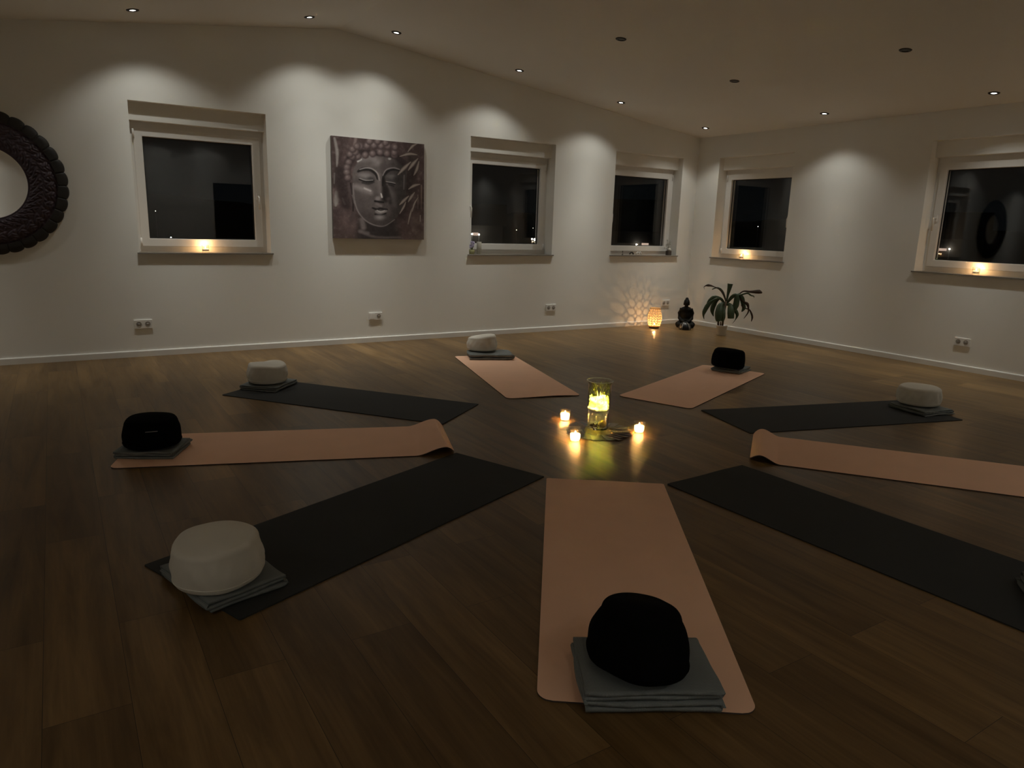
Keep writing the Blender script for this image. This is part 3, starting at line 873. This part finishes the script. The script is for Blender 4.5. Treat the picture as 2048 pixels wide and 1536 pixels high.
    put(stroke([(600, 1130), (760, 1190), (1010, 1195)], [14, 12, 10], .8)*.7, (88, 76, 72))
    put(stroke([(620, 1010), (640, 1090)], [24, 26], .7)*.8, (104, 92, 88))
    put(stroke([(610, 1130), (690, 1150)], [18, 14], .8)*.6, (98, 86, 82))
    # long ear on the left
    put(stroke([(490, 600), (520, 760), (545, 900), (520, 1020)], [22, 28, 26, 16], .5), (66, 52, 50))
    put(stroke([(505, 640), (530, 790), (535, 920)], [7, 8, 6], .6), (38, 28, 28))
    put(stroke([(525, 760), (545, 840)], [6, 5], .6)*.8, (110, 98, 94))
    # face
    face_m = np.maximum(ell(790, 690, 268, 385, -.02, .025), ell(790, 560, 268, 230, 0, .04))
    put(face_m, (66, 57, 55))
    lightside = face_m*(1-sm(720, 880, X))
    put(lightside*.8, (82, 72, 69))
    put(face_m*sm(.5, .75, f2)*.35, (96, 84, 80))
    put(face_m*sm(860, 1010, X)*.8, (42, 37, 35))
    put(face_m*sm(860, 1060, Y)*.45, (46, 40, 38))
    put(face_m*stroke([(545, 640), (560, 800), (640, 960), (760, 1055)], [40, 60, 60, 40], .9)*.35, (52, 43, 42))
    # broad lights: forehead, cheek, chin, nose ridge
    put(stroke([(600, 390), (690, 380), (760, 430)], [30, 36, 30], 1)*.55, (122, 114, 110))
    put(stroke([(570, 420), (600, 400)], [8, 9], .7), (150, 146, 140)); put(ell(882, 392, 16, 13, 0, .6)*.9, (140, 136, 130))
    put(stroke([(560, 670), (640, 700), (700, 730)], [26, 30, 22], 1)*.75, (124, 114, 110))
    put(stroke([(640, 690), (700, 715)], [8, 9], .8), (150, 142, 138))
    put(stroke([(770, 560), (795, 700), (805, 770)], [26, 24, 20], 1)*.6, (108, 98, 94))
    put(stroke([(880, 680), (930, 780), (950, 870)], [16, 22, 18], .9)*.45, (84, 78, 74))
    # hair curls
    rc = [(570+i*72, 330+14*abs(i-3)) for i in range(6)] + [(590+i*68, 262+4*abs(i-2)) for i in range(6)]
    rc += [(520, 375), (495, 350), (485, 430), (470, 480), (470, 530), (480, 585), (545, 330), (520, 300), (930, 335), (935, 280), (560, 270), (760, 222), (680, 222), (840, 235)]
    put(np.maximum(stroke([(480, 600), (470, 480), (530, 350), (640, 330), (800, 345), (940, 370), (1020, 430)], [26, 34, 38, 26, 24, 26, 30], .4), 0)*.9, (40, 30, 30))
    for i, (a, b) in enumerate(rc):
        put(ell(a, b, 34, 35, 0, .25), (58, 44, 43)); put(ell(a-5, b-6, 25, 25, 0, .6)*.85, (104, 86, 82)); put(ell(a-9, b-11, 8, 8, 0, .9)*.5, (128, 112, 106))
    # brows, lids, eyes
    put(stroke([(575, 520), (620, 497), (690, 500), (745, 545), (765, 600)], [10, 17, 17, 12, 5], .5), (28, 24, 23))
    put(stroke([(590, 500), (650, 484), (710, 494), (765, 540), (788, 610)], [4, 6, 6, 6, 5], .8)*.9, (130, 122, 118))
    put(stroke([(820, 660), (826, 580), (860, 520), (920, 497), (985, 512)], [9, 13, 15, 14, 8], .5), (26, 22, 22))
    put(stroke([(818, 560), (850, 505), (920, 484), (985, 500)], [4, 5, 6, 4], .8)*.8, (124, 116, 112))
    put(ell(655, 580, 82, 46, .12, .3), (76, 70, 68)); put(ell(640, 560, 55, 24, .1, .8)*.8, (116, 108, 104)); put(ell(700, 600, 34, 24, .2, .7)*.7, (42, 38, 37))
    put(ell(905, 590, 66, 42, .15, .3), (60, 55, 53)); put(ell(905, 572, 44, 20, .1, .8)*.6, (96, 89, 86)); put(ell(960, 600, 34, 30, .2, .8)*.7, (38, 33, 32))
    put(stroke([(585, 600), (640, 620), (700, 622), (732, 612)], [4, 6, 6, 4], .6), (20, 17, 17)); put(stroke([(590, 588), (650, 608), (720, 606)], [3, 4, 3], .8)*.8, (138, 130, 124))
    put(stroke([(620, 632), (680, 640), (730, 628)], [8, 12, 6], .9)*.8, (34, 29, 29))
    put(stroke([(850, 632), (900, 640), (945, 650)], [4, 5, 4], .6), (18, 16, 16)); put(stroke([(850, 622), (905, 630), (945, 640)], [3, 4, 3], .8)*.8, (134, 126, 120))
    put(stroke([(880, 652), (930, 668)], [7, 6], .9)*.7, (28, 24, 24))
    # nose
    put(stroke([(828, 600), (840, 720), (850, 800)], [14, 26, 30], .7)*.85, (28, 23, 22))
    put(stroke([(860, 670), (885, 760), (900, 840)], [10, 16, 14], .8)*.6, (30, 25, 24))
    put(ell(775, 795, 26, 24, 0, .6)*.8, (128, 118, 114)); put(stroke([(805, 745), (815, 780)], [6, 8], .6), (166, 160, 154))
    put(stroke([(745, 820), (790, 828), (830, 832)], [7, 9, 8], .7), (26, 21, 21)); put(ell(878, 800, 22, 18, 0, .7)*.6, (72, 60, 58))
    put(stroke([(765, 850), (810, 870)], [14, 12], .9)*.7, (112, 100, 96))
    # mouth and chin
    put(stroke([(725, 890), (770, 905), (800, 895), (835, 902), (872, 905)], [7, 10, 9, 9, 6], .5), (30, 25, 25))
    put(stroke([(760, 925), (800, 942), (860, 922)], [10, 17, 9], .6), (110, 102, 98)); put(stroke([(770, 915), (805, 930), (845, 918)], [5, 7, 4], .7)*.9, (150, 144, 138))
    put(stroke([(750, 955), (810, 962), (860, 945)], [6, 9, 5], .8), (26, 22, 22)); put(ell(800, 985, 42, 26, 0, .9)*.85, (126, 118, 114))
    # rim of light along the jaw
    put(stroke([(532, 640), (540, 780), (580, 920), (660, 1020), (760, 1070), (850, 1075), (950, 1010)], [4, 6, 6, 6, 6, 5, 3], .7)*.8, (108, 98, 94))
    put(stroke([(1035, 560), (1035, 700)], [6, 5], .8)*.6, (100, 92, 88))
    # bamboo leaves on the right
    for p, w_ in [([(1065, 325), (1110, 270), (1160, 245)], [3, 12, 3]), ([(985, 370), (1080, 345), (1165, 355)], [3, 13, 3]),
                  ([(970, 555), (1030, 490), (1100, 425)], [3, 17, 3]), ([(1075, 510), (1120, 450), (1175, 390)], [3, 17, 3]), ([(1135, 560), (1165, 500), (1185, 420)], [3, 15, 4]),
                  ([(1085, 700), (1140, 665), (1205, 650)], [3, 14, 3]), ([(995, 860), (1040, 815), (1090, 768)], [3, 15, 3]), ([(1085, 830), (1115, 780), (1150, 732)], [3, 14, 3]),
                  ([(1000, 950), (1040, 880), (1060, 830)], [3, 10, 3]), ([(1090, 1060), (1110, 960), (1130, 890)], [3, 9, 3]), ([(1130, 930), (1150, 850), (1190, 780)], [3, 9, 2])]:
        put(stroke(p, [q+3 for q in w_], .5)*.5, (40, 32, 30)); put(stroke(p, w_, .35)*.92, (112, 98, 86)); put(stroke(p, [q*.35 for q in w_], .7)*.6, (140, 128, 114))
    C = (C*.66+C.mean(2, keepdims=True)*.34)*np.array((1.06, 1.06, 1.09))
    C += (f3[..., None]-.45)*14+rng.randn(*X.shape)[..., None]*1.5
    C = np.clip(C, 6, 255)/255
    lin = np.where(C <= .04045, C/12.92, ((C+.055)/1.055)**2.4)*1.9
    lin = np.clip(lin, .004, .85)
    o = thing('canvas_picture', 'square canvas painting of a calm face among bamboo leaves, on the long wall', 'picture', (-4.693, 0, 1.115))
    vs = [((uu-.5)*w, -d, h*(1-vv)) for vv in v for uu in u]
    k = nx+1
    fs = [(j*k+i, (j+1)*k+i, (j+1)*k+i+1, j*k+i+1) for j in range(ny) for i in range(nx)]
    me = bpy.data.meshes.new('painted_face'); me.from_pydata(vs, [], fs); me.update()
    at = me.color_attributes.new('paint', 'FLOAT_COLOR', 'POINT')
    at.data.foreach_set('color', np.concatenate([lin.reshape(-1, 3), np.ones((lin.size//3, 1))], 1).ravel().astype('f4'))
    mt = mat('painted_canvas', (.1, .1, .1), .6, spec=.3, bump=(900, .15, .0006))
    an = mt.node_tree.nodes.new('ShaderNodeAttribute'); an.attribute_name = 'paint'
    mt.node_tree.links.new(an.outputs['Color'], mt.node_tree.nodes['Principled BSDF'].inputs['Base Color'])
    me.materials.append(mt)
    p = bpy.data.objects.new('painting', me); COL.objects.link(p); p.parent = o
    MB().box((-w/2, -d+.0006, 0), (w/2, -.001, h)).build('stretcher', mat('canvas_edge', (.10, .078, .07), .7, var=(20, .5)), o)
canvas()

# ------------------------------------------------------------------ round carved mirror
def mirror():
    o = thing('round_mirror', 'round mirror in a dark carved wooden frame, cut by the left edge', 'mirror', (-8.08, 0, 1.512))
    RI, RM, RO = .288, .505, .582
    MB().lathe([(0, 0), (RI+.01, 0)], 96).build('mirror_glass', M['mirror'], o)
    n = 640; nr = 44
    rows = []
    for j in range(nr+1):
        k = j/nr; r = RI+(RM-RI)*k
        row = []
        for i in range(n+1):
            a = 2*PI*(i % n)/n
            base = .014+.020*math.sin(PI*min(1, k*1.05+.02))**.7
            # two rows of leaves leaning along the ring, each with a rib and fine lobes
            env = sstep(.06, .14, k)*(1-sstep(.94, 1.0, k))
            row2 = k > .52
            kk = (k-.52)/.48 if row2 else k/.52
            ph = (a*(18 if row2 else 18)/PI + (.9 if row2 else -.9)*kk*1.4 + .25*math.sin(kk*PI*2)) % 1.0
            leaf = math.sin(PI*ph)**.6*math.sin(PI*min(1, kk*.94+.05))**.5
            lobe = math.sin((kk*4.5-abs(ph-.5)*2.2)*2*PI)
            rib = math.exp(-((ph-.5)/.09)**2)
            hgt = base+env*(.014*(leaf-.55)+.0045*lobe*leaf-.005*rib*leaf)
            if k < .05: hgt = .012+.012*math.sin(PI*k/.05)
            row.append((r*math.cos(a), r*math.sin(a), hgt))
        rows.append(row)
    rows = [[(p[0], p[1], -.004) for p in rows[0]]]+rows
    c = MB().grid(rows).build('carved_ring', M['carved'], o, merge=True)
    NP = 32
    rows = []
    for j in range(13):
        k = j/12; row = []
        for i in range(n+1):
            a = 2*PI*(i % n)/n
            ph = (a*NP/(2*PI)) % 1.0
            sc = math.sin(PI*ph)
            rout = RO*(.965+.035*sc**.5)
            r = RM-.004+(rout-RM+.004)*k
            gr = min(1, sc/.16)            # narrow groove between neighbouring scallops
            hgt = (.010+.020*(1-k**3))*(.45+.55*gr)*(1 if k < 1 else .3)
            row.append((r*math.cos(a), r*math.sin(a), max(0, hgt)))
        rows.append(row)
    rows.append([(p[0], p[1], -.004) for p in rows[-1]])
    e = MB().grid(rows).build('scalloped_rim', M['rim'], o, merge=True)
    o.rotation_euler = (PI/2, 0, 0)
    o.location.y = -.005
    return o
mirror()

# ------------------------------------------------------------------ the corner: lantern, statue, plant
def lantern():
    o = thing('pierced_lantern', 'glowing pierced metal lantern on a dark base in the corner', 'lantern', (-.875, -.285, 0))
    mt = translucent('pale_brass', (.80, .62, .34), .22, (1, .72, .36))
    def rad(z):
        k = (z-.03)/.235
        return .066+.030*math.sin(PI*min(1, max(0, k*.82+.12)))**1.2 if k < 1 else .066
    m = MB()
    rows_, cols_ = 7, 15
    hstep = .235/rows_
    for i in range(rows_):
        zc = .036+hstep*(i+.5)-.003
        for j in range(cols_):
            a0 = 2*PI*(j+.0)/cols_
            r0 = rad(zc)
            rx = PI*r0/cols_*1.06; rz = hstep*.56
            for ro, ri, th in ((1, .70, .0012),):
                P_ = []
                for q in (ro, ri):
                    P_.append([((rad(zc+q*rz*math.sin(t)))*math.cos(a0+q*rx*math.cos(t)/r0), rad(zc+q*rz*math.sin(t))*math.sin(a0+q*rx*math.cos(t)/r0), zc+q*rz*math.sin(t)) for t in [2*PI*s/20 for s in range(21)]])
                m.grid(P_)
    sh = m.build('shade', mt, o)
    for zz in (.030, .268):
        rr = rad(zz) if zz < .2 else rad(.262)
        MB().lathe([(rr-.002, zz-.005), (rr+.002, zz-.005), (rr+.002, zz+.007), (rr-.002, zz+.007)], 40, close=True).build('rim_band', mt, o)
    MB().lathe([(0, 0), (.062, 0), (.066, .004), (.066, .024), (.060, .027), (0, .027)], 40).build('base', mat('dark_wood_base', (.03, .015, .010), .5), o)
    MB().lathe([(0, .0275), (.019, .0275), (.019, .042), (0, .042)], 24).build('candle', M['wax'], o)
    flame_mesh(.044, 1.3).build('flame', M['flame'], o)
    candle_light(o, .084, 1.7, .003)
lantern()

def statue():
    d = Vector((CAM.x+.42, CAM.y+.36, 0)).normalized()
    ang = math.atan2(d.y, d.x)+PI/2          # local -y faces the room
    o = thing('seated_statue', 'dark seated meditating statue in the corner of the room', 'statue', (-.385, -.375, 0), ang)
    s = .41/.41
    m = MB()
    Rz = lambda a: Matrix.Rotation(a, 3, 'Z')
    m.ellipsoid((0, .01, .165), (.086, .056, .105)); m.ellipsoid((0, .005, .240), (.090, .050, .046))
    m.ellipsoid((0, .012, .09), (.085, .065, .06))
    m.tube([(0, .004, .26), (0, 0, .31)], .028, 14)
    m.ellipsoid((0, -.006, .334), (.040, .044, .050)); m.ellipsoid((0, .004, .352), (.043, .043, .038)); m.ellipsoid((0, .006, .391), (.024, .024, .020))
    m.ellipsoid((0, -.049, .330), (.006, .008, .012))
    for q in (-1, 1):
        m.ellipsoid((q*.042, .004, .325), (.006, .010, .026))
        m.tube([(q*.072, .006, .258), (q*.098, .012, .195), (q*.094, -.004, .125), (q*.055, -.055, .088), (q*.012, -.078, .080)], [.026, .026, .024, .019, .016], 12)
        m.tube([(q*.040, .010, .055), (q*.095, -.020, .048), (q*.122, -.052, .040)], [.045, .042, .034], 14)
        m.tube([(q*.120, -.055, .036), (q*.050, -.092, .040), (-q*.045, -.088, .050)], [.032, .028, .018], 14)
    m.ellipsoid((0, -.080, .078), (.034, .022, .012))
    m.lathe([(0, .0), (.125, .0), (.130, .008), (.124, .018), (0, .020)], 36, (0, -.022, 0))
    b = m.build('figure', mat('dark_bronze', (.010, .0095, .008), .7, spec=.12, bump=(120, .2, .001)), o)
    b.scale = (.90, .95, 1)
    r = b.modifiers.new('fuse', 'REMESH'); r.mode = 'VOXEL'; r.voxel_size = .0042; r.use_smooth_shade = True
    sm_ = b.modifiers.new('soften', 'SMOOTH'); sm_.iterations = 4; sm_.factor = .5
    # small domed object with pale lines standing before it
    c = Vector((-.385, -.375, 0))+d*.250
    st = thing('domed_holder', 'small black domed holder with pale lines in front of the statue', 'candle holder', (c.x, c.y, 0), ang)
    n = 36
    prof = [(0, 0), (.076, 0), (.081, .006), (.077, .040), (.062, .076), (.034, .096), (0, .101)]
    MB().lathe(prof, n).build('dome', mat('black_glaze', (.008, .008, .008), .35), st)
    for a in (-2.05, -.75):
        MB().tube([((r_+.001)*math.cos(a), (r_+.001)*math.sin(a), z_) for r_, z_ in prof[2:6]], .0038, 8).build('pale_line', mat('pale_line', (.45, .43, .40), .5), st)
statue()

def plant():
    px, py = -.470, -1.100
    o = thing('potted_plant', 'potted dracaena with drooping dark green leaves by the right wall', 'plant', (px, py, 0))
    v = Vector((px-CAM.x, py-CAM.y, 0)).normalized()
    rt = Vector((v.y, -v.x, 0)); K = 1/1960.0
    leafm = mat('dracaena_leaf', (.036, .060, .026), .35, var=(30, .35)); dry = mat('dry_leaf', (.055, .030, .018), .6, var=(30, .3))
    MB().lathe([(0, 0), (.054, 0), (.058, .004), (.068, .118), (.071, .120), (.071, .128), (.066, .128), (.064, .112), (0, .110)], 44).build('pot', mat('white_ceramic', (.70, .67, .62), .3), o)
    MB().lathe([(0, .118), (.040, .117), (.0645, .112)], 28).build('soil', mat('dark_soil', (.02, .012, .008), .95, bump=(200, 1, .004)), o)
    def pt(x, y, dep): return rt*((x-690)*K)+Vector((0, 0, (1420-y)*K))+v*dep
    bark = mat('brown_stem', (.11, .07, .04), .8, bump=(90, .5, .002))
    for xs_, rr in (([(700, 1190), (705, 1000), (715, 800), (735, 560)], .013), ([(600, 1190), (590, 1060), (585, 980)], .013), ([(655, 1190), (650, 1080)], .009)):
        MB().tube([pt(a, b, .0) for a, b in xs_], [rr]*len(xs_), 12).build('stem', bark, o)
    LV = [
     ([(740, 640), (755, 480), (765, 380), (785, 240), (795, 128)], [26, 45, 60, 100, 132], 0, 0),
     ([(725, 560), (640, 380), (540, 270), (420, 220), (340, 195), (270, 188), (205, 205), (168, 240), (190, 290)], [24, 34, 30, 22, 45, 66, 24, 12, 5], -.03, 1),
     ([(720, 520), (650, 360), (570, 270), (470, 245), (370, 295)], [30, 40, 38, 36, 18], .02, 0),
     ([(710, 620), (640, 520), (540, 480), (430, 485), (340, 560), (280, 635)], [24, 36, 70, 105, 85, 20], -.05, 0),
     ([(705, 640), (560, 500), (400, 570), (300, 690), (235, 840), (222, 940), (248, 1030)], [22, 40, 70, 115, 100, 45, 8], -.09, 0),
     ([(710, 620), (600, 515), (500, 560), (445, 680), (420, 830), (465, 975)], [24, 50, 105, 125, 105, 8], .05, 0),
     ([(725, 650), (660, 640), (610, 720), (590, 860), (590, 980), (600, 1060)], [50, 130, 190, 200, 170, 110], -.10, 0),
     ([(730, 680), (690, 720), (690, 860), (700, 960), (690, 1060)], [40, 90, 120, 110, 60], -.07, 0),
     ([(745, 660), (800, 640), (855, 700), (875, 840), (885, 975)], [40, 90, 150, 170, 150], -.08, 0),
     ([(750, 620), (850, 440), (950, 400), (985, 500), (975, 650), (950, 800)], [30, 55, 90, 140, 150, 60], -.04, 0),
     ([(755, 640), (900, 450), (1040, 410), (1110, 490), (1150, 620), (1175, 720), (1130, 810)], [28, 50, 100, 120, 105, 95, 20], .03, 0),
     ([(760, 600), (900, 430), (1020, 380), (1130, 300), (1290, 305), (1420, 300), (1500, 295), (1570, 320)], [24, 30, 30, 34, 55, 90, 104, 30], .05, 1),
     ([(760, 620), (900, 460), (1060, 390), (1220, 335), (1310, 385), (1380, 400), (1385, 440)], [24, 30, 40, 42, 36, 26, 8], -.02, 0),
     ([(1060, 480), (1160, 560), (1245, 610), (1285, 720), (1285, 830), (1200, 985)], [30, 40, 80, 40, 34, 10], .06, 1),
     ([(1100, 640), (1200, 715), (1310, 755), (1380, 870), (1400, 960), (1385, 1050)], [20, 26, 32, 48, 46, 14], .08, 1),
     ([(930, 700), (990, 800), (1030, 890), (1000, 1010), (935, 1115)], [50, 95, 80, 18, 4], .0, 0)]
    for ctr, wd, dep, mi in LV:
        n = 24; P3 = [pt(a, b, 0) for a, b in ctr]
        # resample smoothly
        ln = [0]
        for a, b in zip(P3[:-1], P3[1:]): ln.append(ln[-1]+(b-a).length)
        rows_ = []
        cs = []
        for i in range(n+1):
            s_ = ln[-1]*i/n
            k = max(q for q in range(len(ln)) if ln[q] <= s_+1e-9); k = min(k, len(ln)-2)
            t = (s_-ln[k])/(ln[k+1]-ln[k])
            p0, p1, p2, p3 = P3[max(k-1, 0)], P3[k], P3[k+1], P3[min(k+2, len(P3)-1)]
            p = .5*((2*p1)+(p2-p0)*t+(2*p0-5*p1+4*p2-p3)*t*t+(3*p1-p0-3*p2+p3)*t**3)
            cs.append((p, (wd[k]+(wd[k+1]-wd[k])*t)*K))
        for i, (p, w_) in enumerate(cs):
            t = (cs[min(i+1, n)][0]-cs[max(i-1, 0)][0]).normalized()
            sd = t.cross(v).normalized()
            frac = i/n
            off = v*(dep*math.sin(PI/2*min(1, frac*1.3)))
            rows_.append([tuple(p+off+sd*(w_/2)*q+v*(.22*w_*(abs(q))**1.4)) for q in (-1, -.66, -.33, 0, .33, .66, 1)])
        lf = MB().grid(rows_).build('leaf', dry if mi else leafm, o)
        sd_ = lf.modifiers.new('thick', 'SOLIDIFY'); sd_.thickness = .0012
plant()

# ------------------------------------------------------------------ things on the window sills
ZS = SZ+.002
tag(MB().lathe([(0, 0), (.0265, 0), (.0285, .002), (.0285, .138), (.027, .142), (.012, .140), (0, .139)], 36).build('pillar_candle', mat('grey_white_wax', (.50, .49, .43), .5), loc=(-3.418, .07, ZS)),
    'unlit pale pillar candle on the sill right of the canvas', 'candle')
def bloom_pot():
    o = thing('flowering_plant', 'small plant with lilac blossoms beside the pillar candle', 'plant', (-3.512, .075, ZS))
    o.scale = (1.25, 1.0, 1.65)
    MB().lathe([(0, 0), (.024, 0), (.030, .030), (.027, .030), (.024, .024), (0, .024)], 28).build('pot', mat('olive_pot', (.32, .31, .15), .6), o)
    r_ = random.Random(4)
    g = MB(); b = MB()
    for k in range(26):
        a = r_.uniform(0, 2*PI); rr = r_.uniform(.004, .022); z1 = r_.uniform(.045, .085)
        g.tube([(rr*.3*math.cos(a), rr*.3*math.sin(a), .02), (rr*math.cos(a), rr*math.sin(a), z1)], .0012, 5)
        b.ellipsoid((rr*1.15*math.cos(a), rr*1.15*math.sin(a), z1), (.007, .007, .010), n=8, m=6)
    q = g.build('stems', mat('green_stems', (.20, .26, .08), .6), o); q['kind'] = 'stuff'
    q = b.build('blossoms', mat('lilac_blossom', (.46, .42, .62), .6), o); q['kind'] = 'stuff'
bloom_pot()
def sill_figures():
    tag(MB().tube([(0, 0, 0), (0, 0, .012)], [.012, .010], 14).tube([(0, 0, .010), (.001, 0, .050)], .0035, 8).ellipsoid((.001, 0, .048), (.0065, .0065, .008), n=12, m=8).build('sill_figurine', mat('dark_bronze_figure', (.10, .085, .07), .5), loc=(-1.222, .05, ZS)),
        'tiny slim brown figurine on the sill nearest the corner', 'figurine')
    pts = [(.030*math.cos(PI*k/10), 0, .004+.026*math.sin(PI*k/10)) for k in range(11)]
    tag(MB().tube(pts, .010, 10).build('dark_arch_stone', mat('dark_stone', (.025, .022, .02), .5), loc=(-1.063, .05, ZS+.006)),
        'small dark arched ornament on the sill nearest the corner', 'ornament')
    pts = [(-.046, 0, .0), (-.032, 0, .022), (-.014, 0, .034), (.004, 0, .014), (.012, 0, .008), (.016, 0, .024), (.024, 0, .036), (.040, 0, .020), (.052, 0, .0)]
    tag(MB().tube(pts, [.008, .009, .009, .008, .008, .009, .009, .009, .008], 10).build('white_wing_ornament', mat('white_porcelain', (.8, .78, .74), .3), loc=(-.938, .05, ZS+.008)),
        'small white double-arched ornament on the sill nearest the corner', 'ornament')
    o = thing('dried_flower_vase', 'dark square pot with a white stone ball and dry grey twigs', 'vase', (-.372, .06, ZS))
    o.scale = (1.1, 1.0, 1.2)
    MB().box((-.028, -.028, 0), (.028, .028, .052)).build('pot', mat('dark_brown_pot', (.07, .055, .045), .6), o, bevel=.004)
    MB().ellipsoid((.004, -.006, .066), (.021, .021, .018)).build('white_ball', mat('chalk', (.72, .70, .64), .8), o)
    r_ = random.Random(8)
    t = MB()
    for k in range(9):
        a = r_.uniform(0, 2*PI); e = r_.uniform(.015, .05); zt = r_.uniform(.12, .185)
        p0 = (-.008, .008, .045); p1 = (e*.4*math.cos(a)-.008, e*.4*math.sin(a), .09); p2 = (e*math.cos(a)-.008, e*math.sin(a)*.6, zt)
        t.tube([p0, p1, p2], .0011, 5)
        for q in range(4): t.ellipsoid((p2[0]+r_.uniform(-.012, .012), p2[1]+r_.uniform(-.008, .008), zt-r_.uniform(0, .05)), (.0065, .0035, .0055), n=7, m=5)
    q = t.build('dry_twigs', mat('dry_grey_twigs', (.34, .33, .28), .8), o); q['kind'] = 'stuff'
sill_figures()

# ------------------------------------------------------------------ the night outside
M['ground'] = mat('dark_ground', (.02, .022, .018), .9, var=(.5, .4))
GZ = -5.5
structure(MB().add([(-250, -60, GZ), (260, -60, GZ), (260, 320, GZ), (-250, 320, GZ)], [(0, 1, 2, 3)]).build('ground', M['ground']))
hm = MB()
rows_ = []
for i in range(161):
    a = -1.3+2.9*i/160
    top = 4.5+5.5*noise.noise(Vector((i*.06, 2, 0)))+1.6*noise.noise(Vector((i*.45, 7, 0)))
    rows_.append([(210*math.sin(a), 210*math.cos(a)*.95, z) for z in (GZ-1, top*.6, top)])
    rows_[-1][2] = (216*math.sin(a), 216*math.cos(a)*.95, top)
structure(hm.grid(rows_).build('hills', mat('dark_trees', (.012, .015, .012), 1)))
def ray(px, py):
    return cd*FPX + cr2*(px-1024) - cu2*(py-768)
lampm = emit('street_lamp_glass', (1, .93, .78), 40); coolm = emit('cool_street_lamp_glass', (.72, .93, 1), 40)
post = mat('lamp_post', (.05, .05, .05), .5, metal=.5)
def street_lamp(px, py, dist, r, cool, lab):
    d = ray(px, py); d = d/math.hypot(d.x, d.y)
    p = CAM+d*dist
    o = thing('street_lamp', lab, 'street lamp', (p.x, p.y, GZ), group='distant lamps seen through the windows')
    H = p.z-GZ
    MB().tube([(0, 0, 0), (0, 0, H-r*.8)], [.05, .018], 8).build('post', post, o)
    MB().ellipsoid((0, 0, H), (r, r, r*.75), n=14, m=9).build('lamp_head', coolm if cool else lampm, o)
for a in [(342, 475, 26, .018, True, 'cool white street lamp low in the window beside the mirror'),
          (311, 422, 120, .035, False, 'faint far lamp in the window beside the mirror'),
          (944, 468, 60, .07, False, 'left lamp of the pair outside the window behind the pillar candle'),
          (958, 469, 60, .07, False, 'right lamp of the pair outside the window behind the pillar candle'),
          (1064, 478, 48, .05, False, 'small lamp beside the bright one low in the middle window'),
          (1070, 479, 48, .09, False, 'bright lamp at the lower right of the middle window'),
          (1033, 460, 150, .03, False, 'faint far lamp left in the middle window'),
          (1066, 456, 150, .03, False, 'faint far lamp at the right edge of the middle window'),
          (1238, 473, 90, .03, False, 'faint lamp at the left of the window nearest the corner'),
          (1273, 489, 40, .04, False, 'bright lamp low in the window nearest the corner'),
          (1516, 453, 120, .03, False, 'faint lamp in the window right of the corner'),
          (1899, 498, 55, .05, False, 'small lamp low in the cut-off right window')]:
    street_lamp(*a)
def house(px0, px1, py0, py1, dist, lab):
    """a far house with a lit window front"""
    d0 = ray(px0, py1); d0 /= math.hypot(d0.x, d0.y); d1 = ray(px1, py1); d1 /= math.hypot(d1.x, d1.y)
    d2 = ray(px0, py0); d2 /= math.hypot(d2.x, d2.y)
    a = CAM+d0*dist; b = CAM+d1*dist; zt = (CAM+d2*dist).z; zb = a.z
    w = (b-a).xy.length; an = math.atan2(b.y-a.y, b.x-a.x)
    o = thing('house', lab, 'house', (a.x, a.y, GZ), an, 'distant houses seen through the windows')
    MB().box((-2, .15, 0), (w+2, 6, zt-GZ+.6)).build('walls', mat('house_wall', (.05, .045, .04), .9), o)
    MB().add([(-2.4, -.2, zt-GZ+.6), (w+2.4, -.2, zt-GZ+.6), (w+2.4, 6.4, zt-GZ+.6), (-2.4, 6.4, zt-GZ+.6), (-2.4, 3.1, zt-GZ+2.4), (w+2.4, 3.1, zt-GZ+2.4)],
        [(0, 1, 5, 4), (2, 3, 4, 5), (0, 4, 3), (1, 2, 5), (0, 3, 2, 1)]).build('roof', mat('house_roof', (.02, .018, .017), .9), o)
    MB().box((0, .08, zb-GZ), (w, .16, zt-GZ)).build('lit_window', emit('lit_house_window', (1, .74, .58), .5), o)
house(945, 957, 465, 471, 60.5, 'distant house front lit between two lamps, middle window')
house(1283, 1297, 486, 491, 40, 'distant lit house front low in the window nearest the corner')
house(1868, 1893, 496, 501, 55, 'distant lit house front low in the cut-off right window')
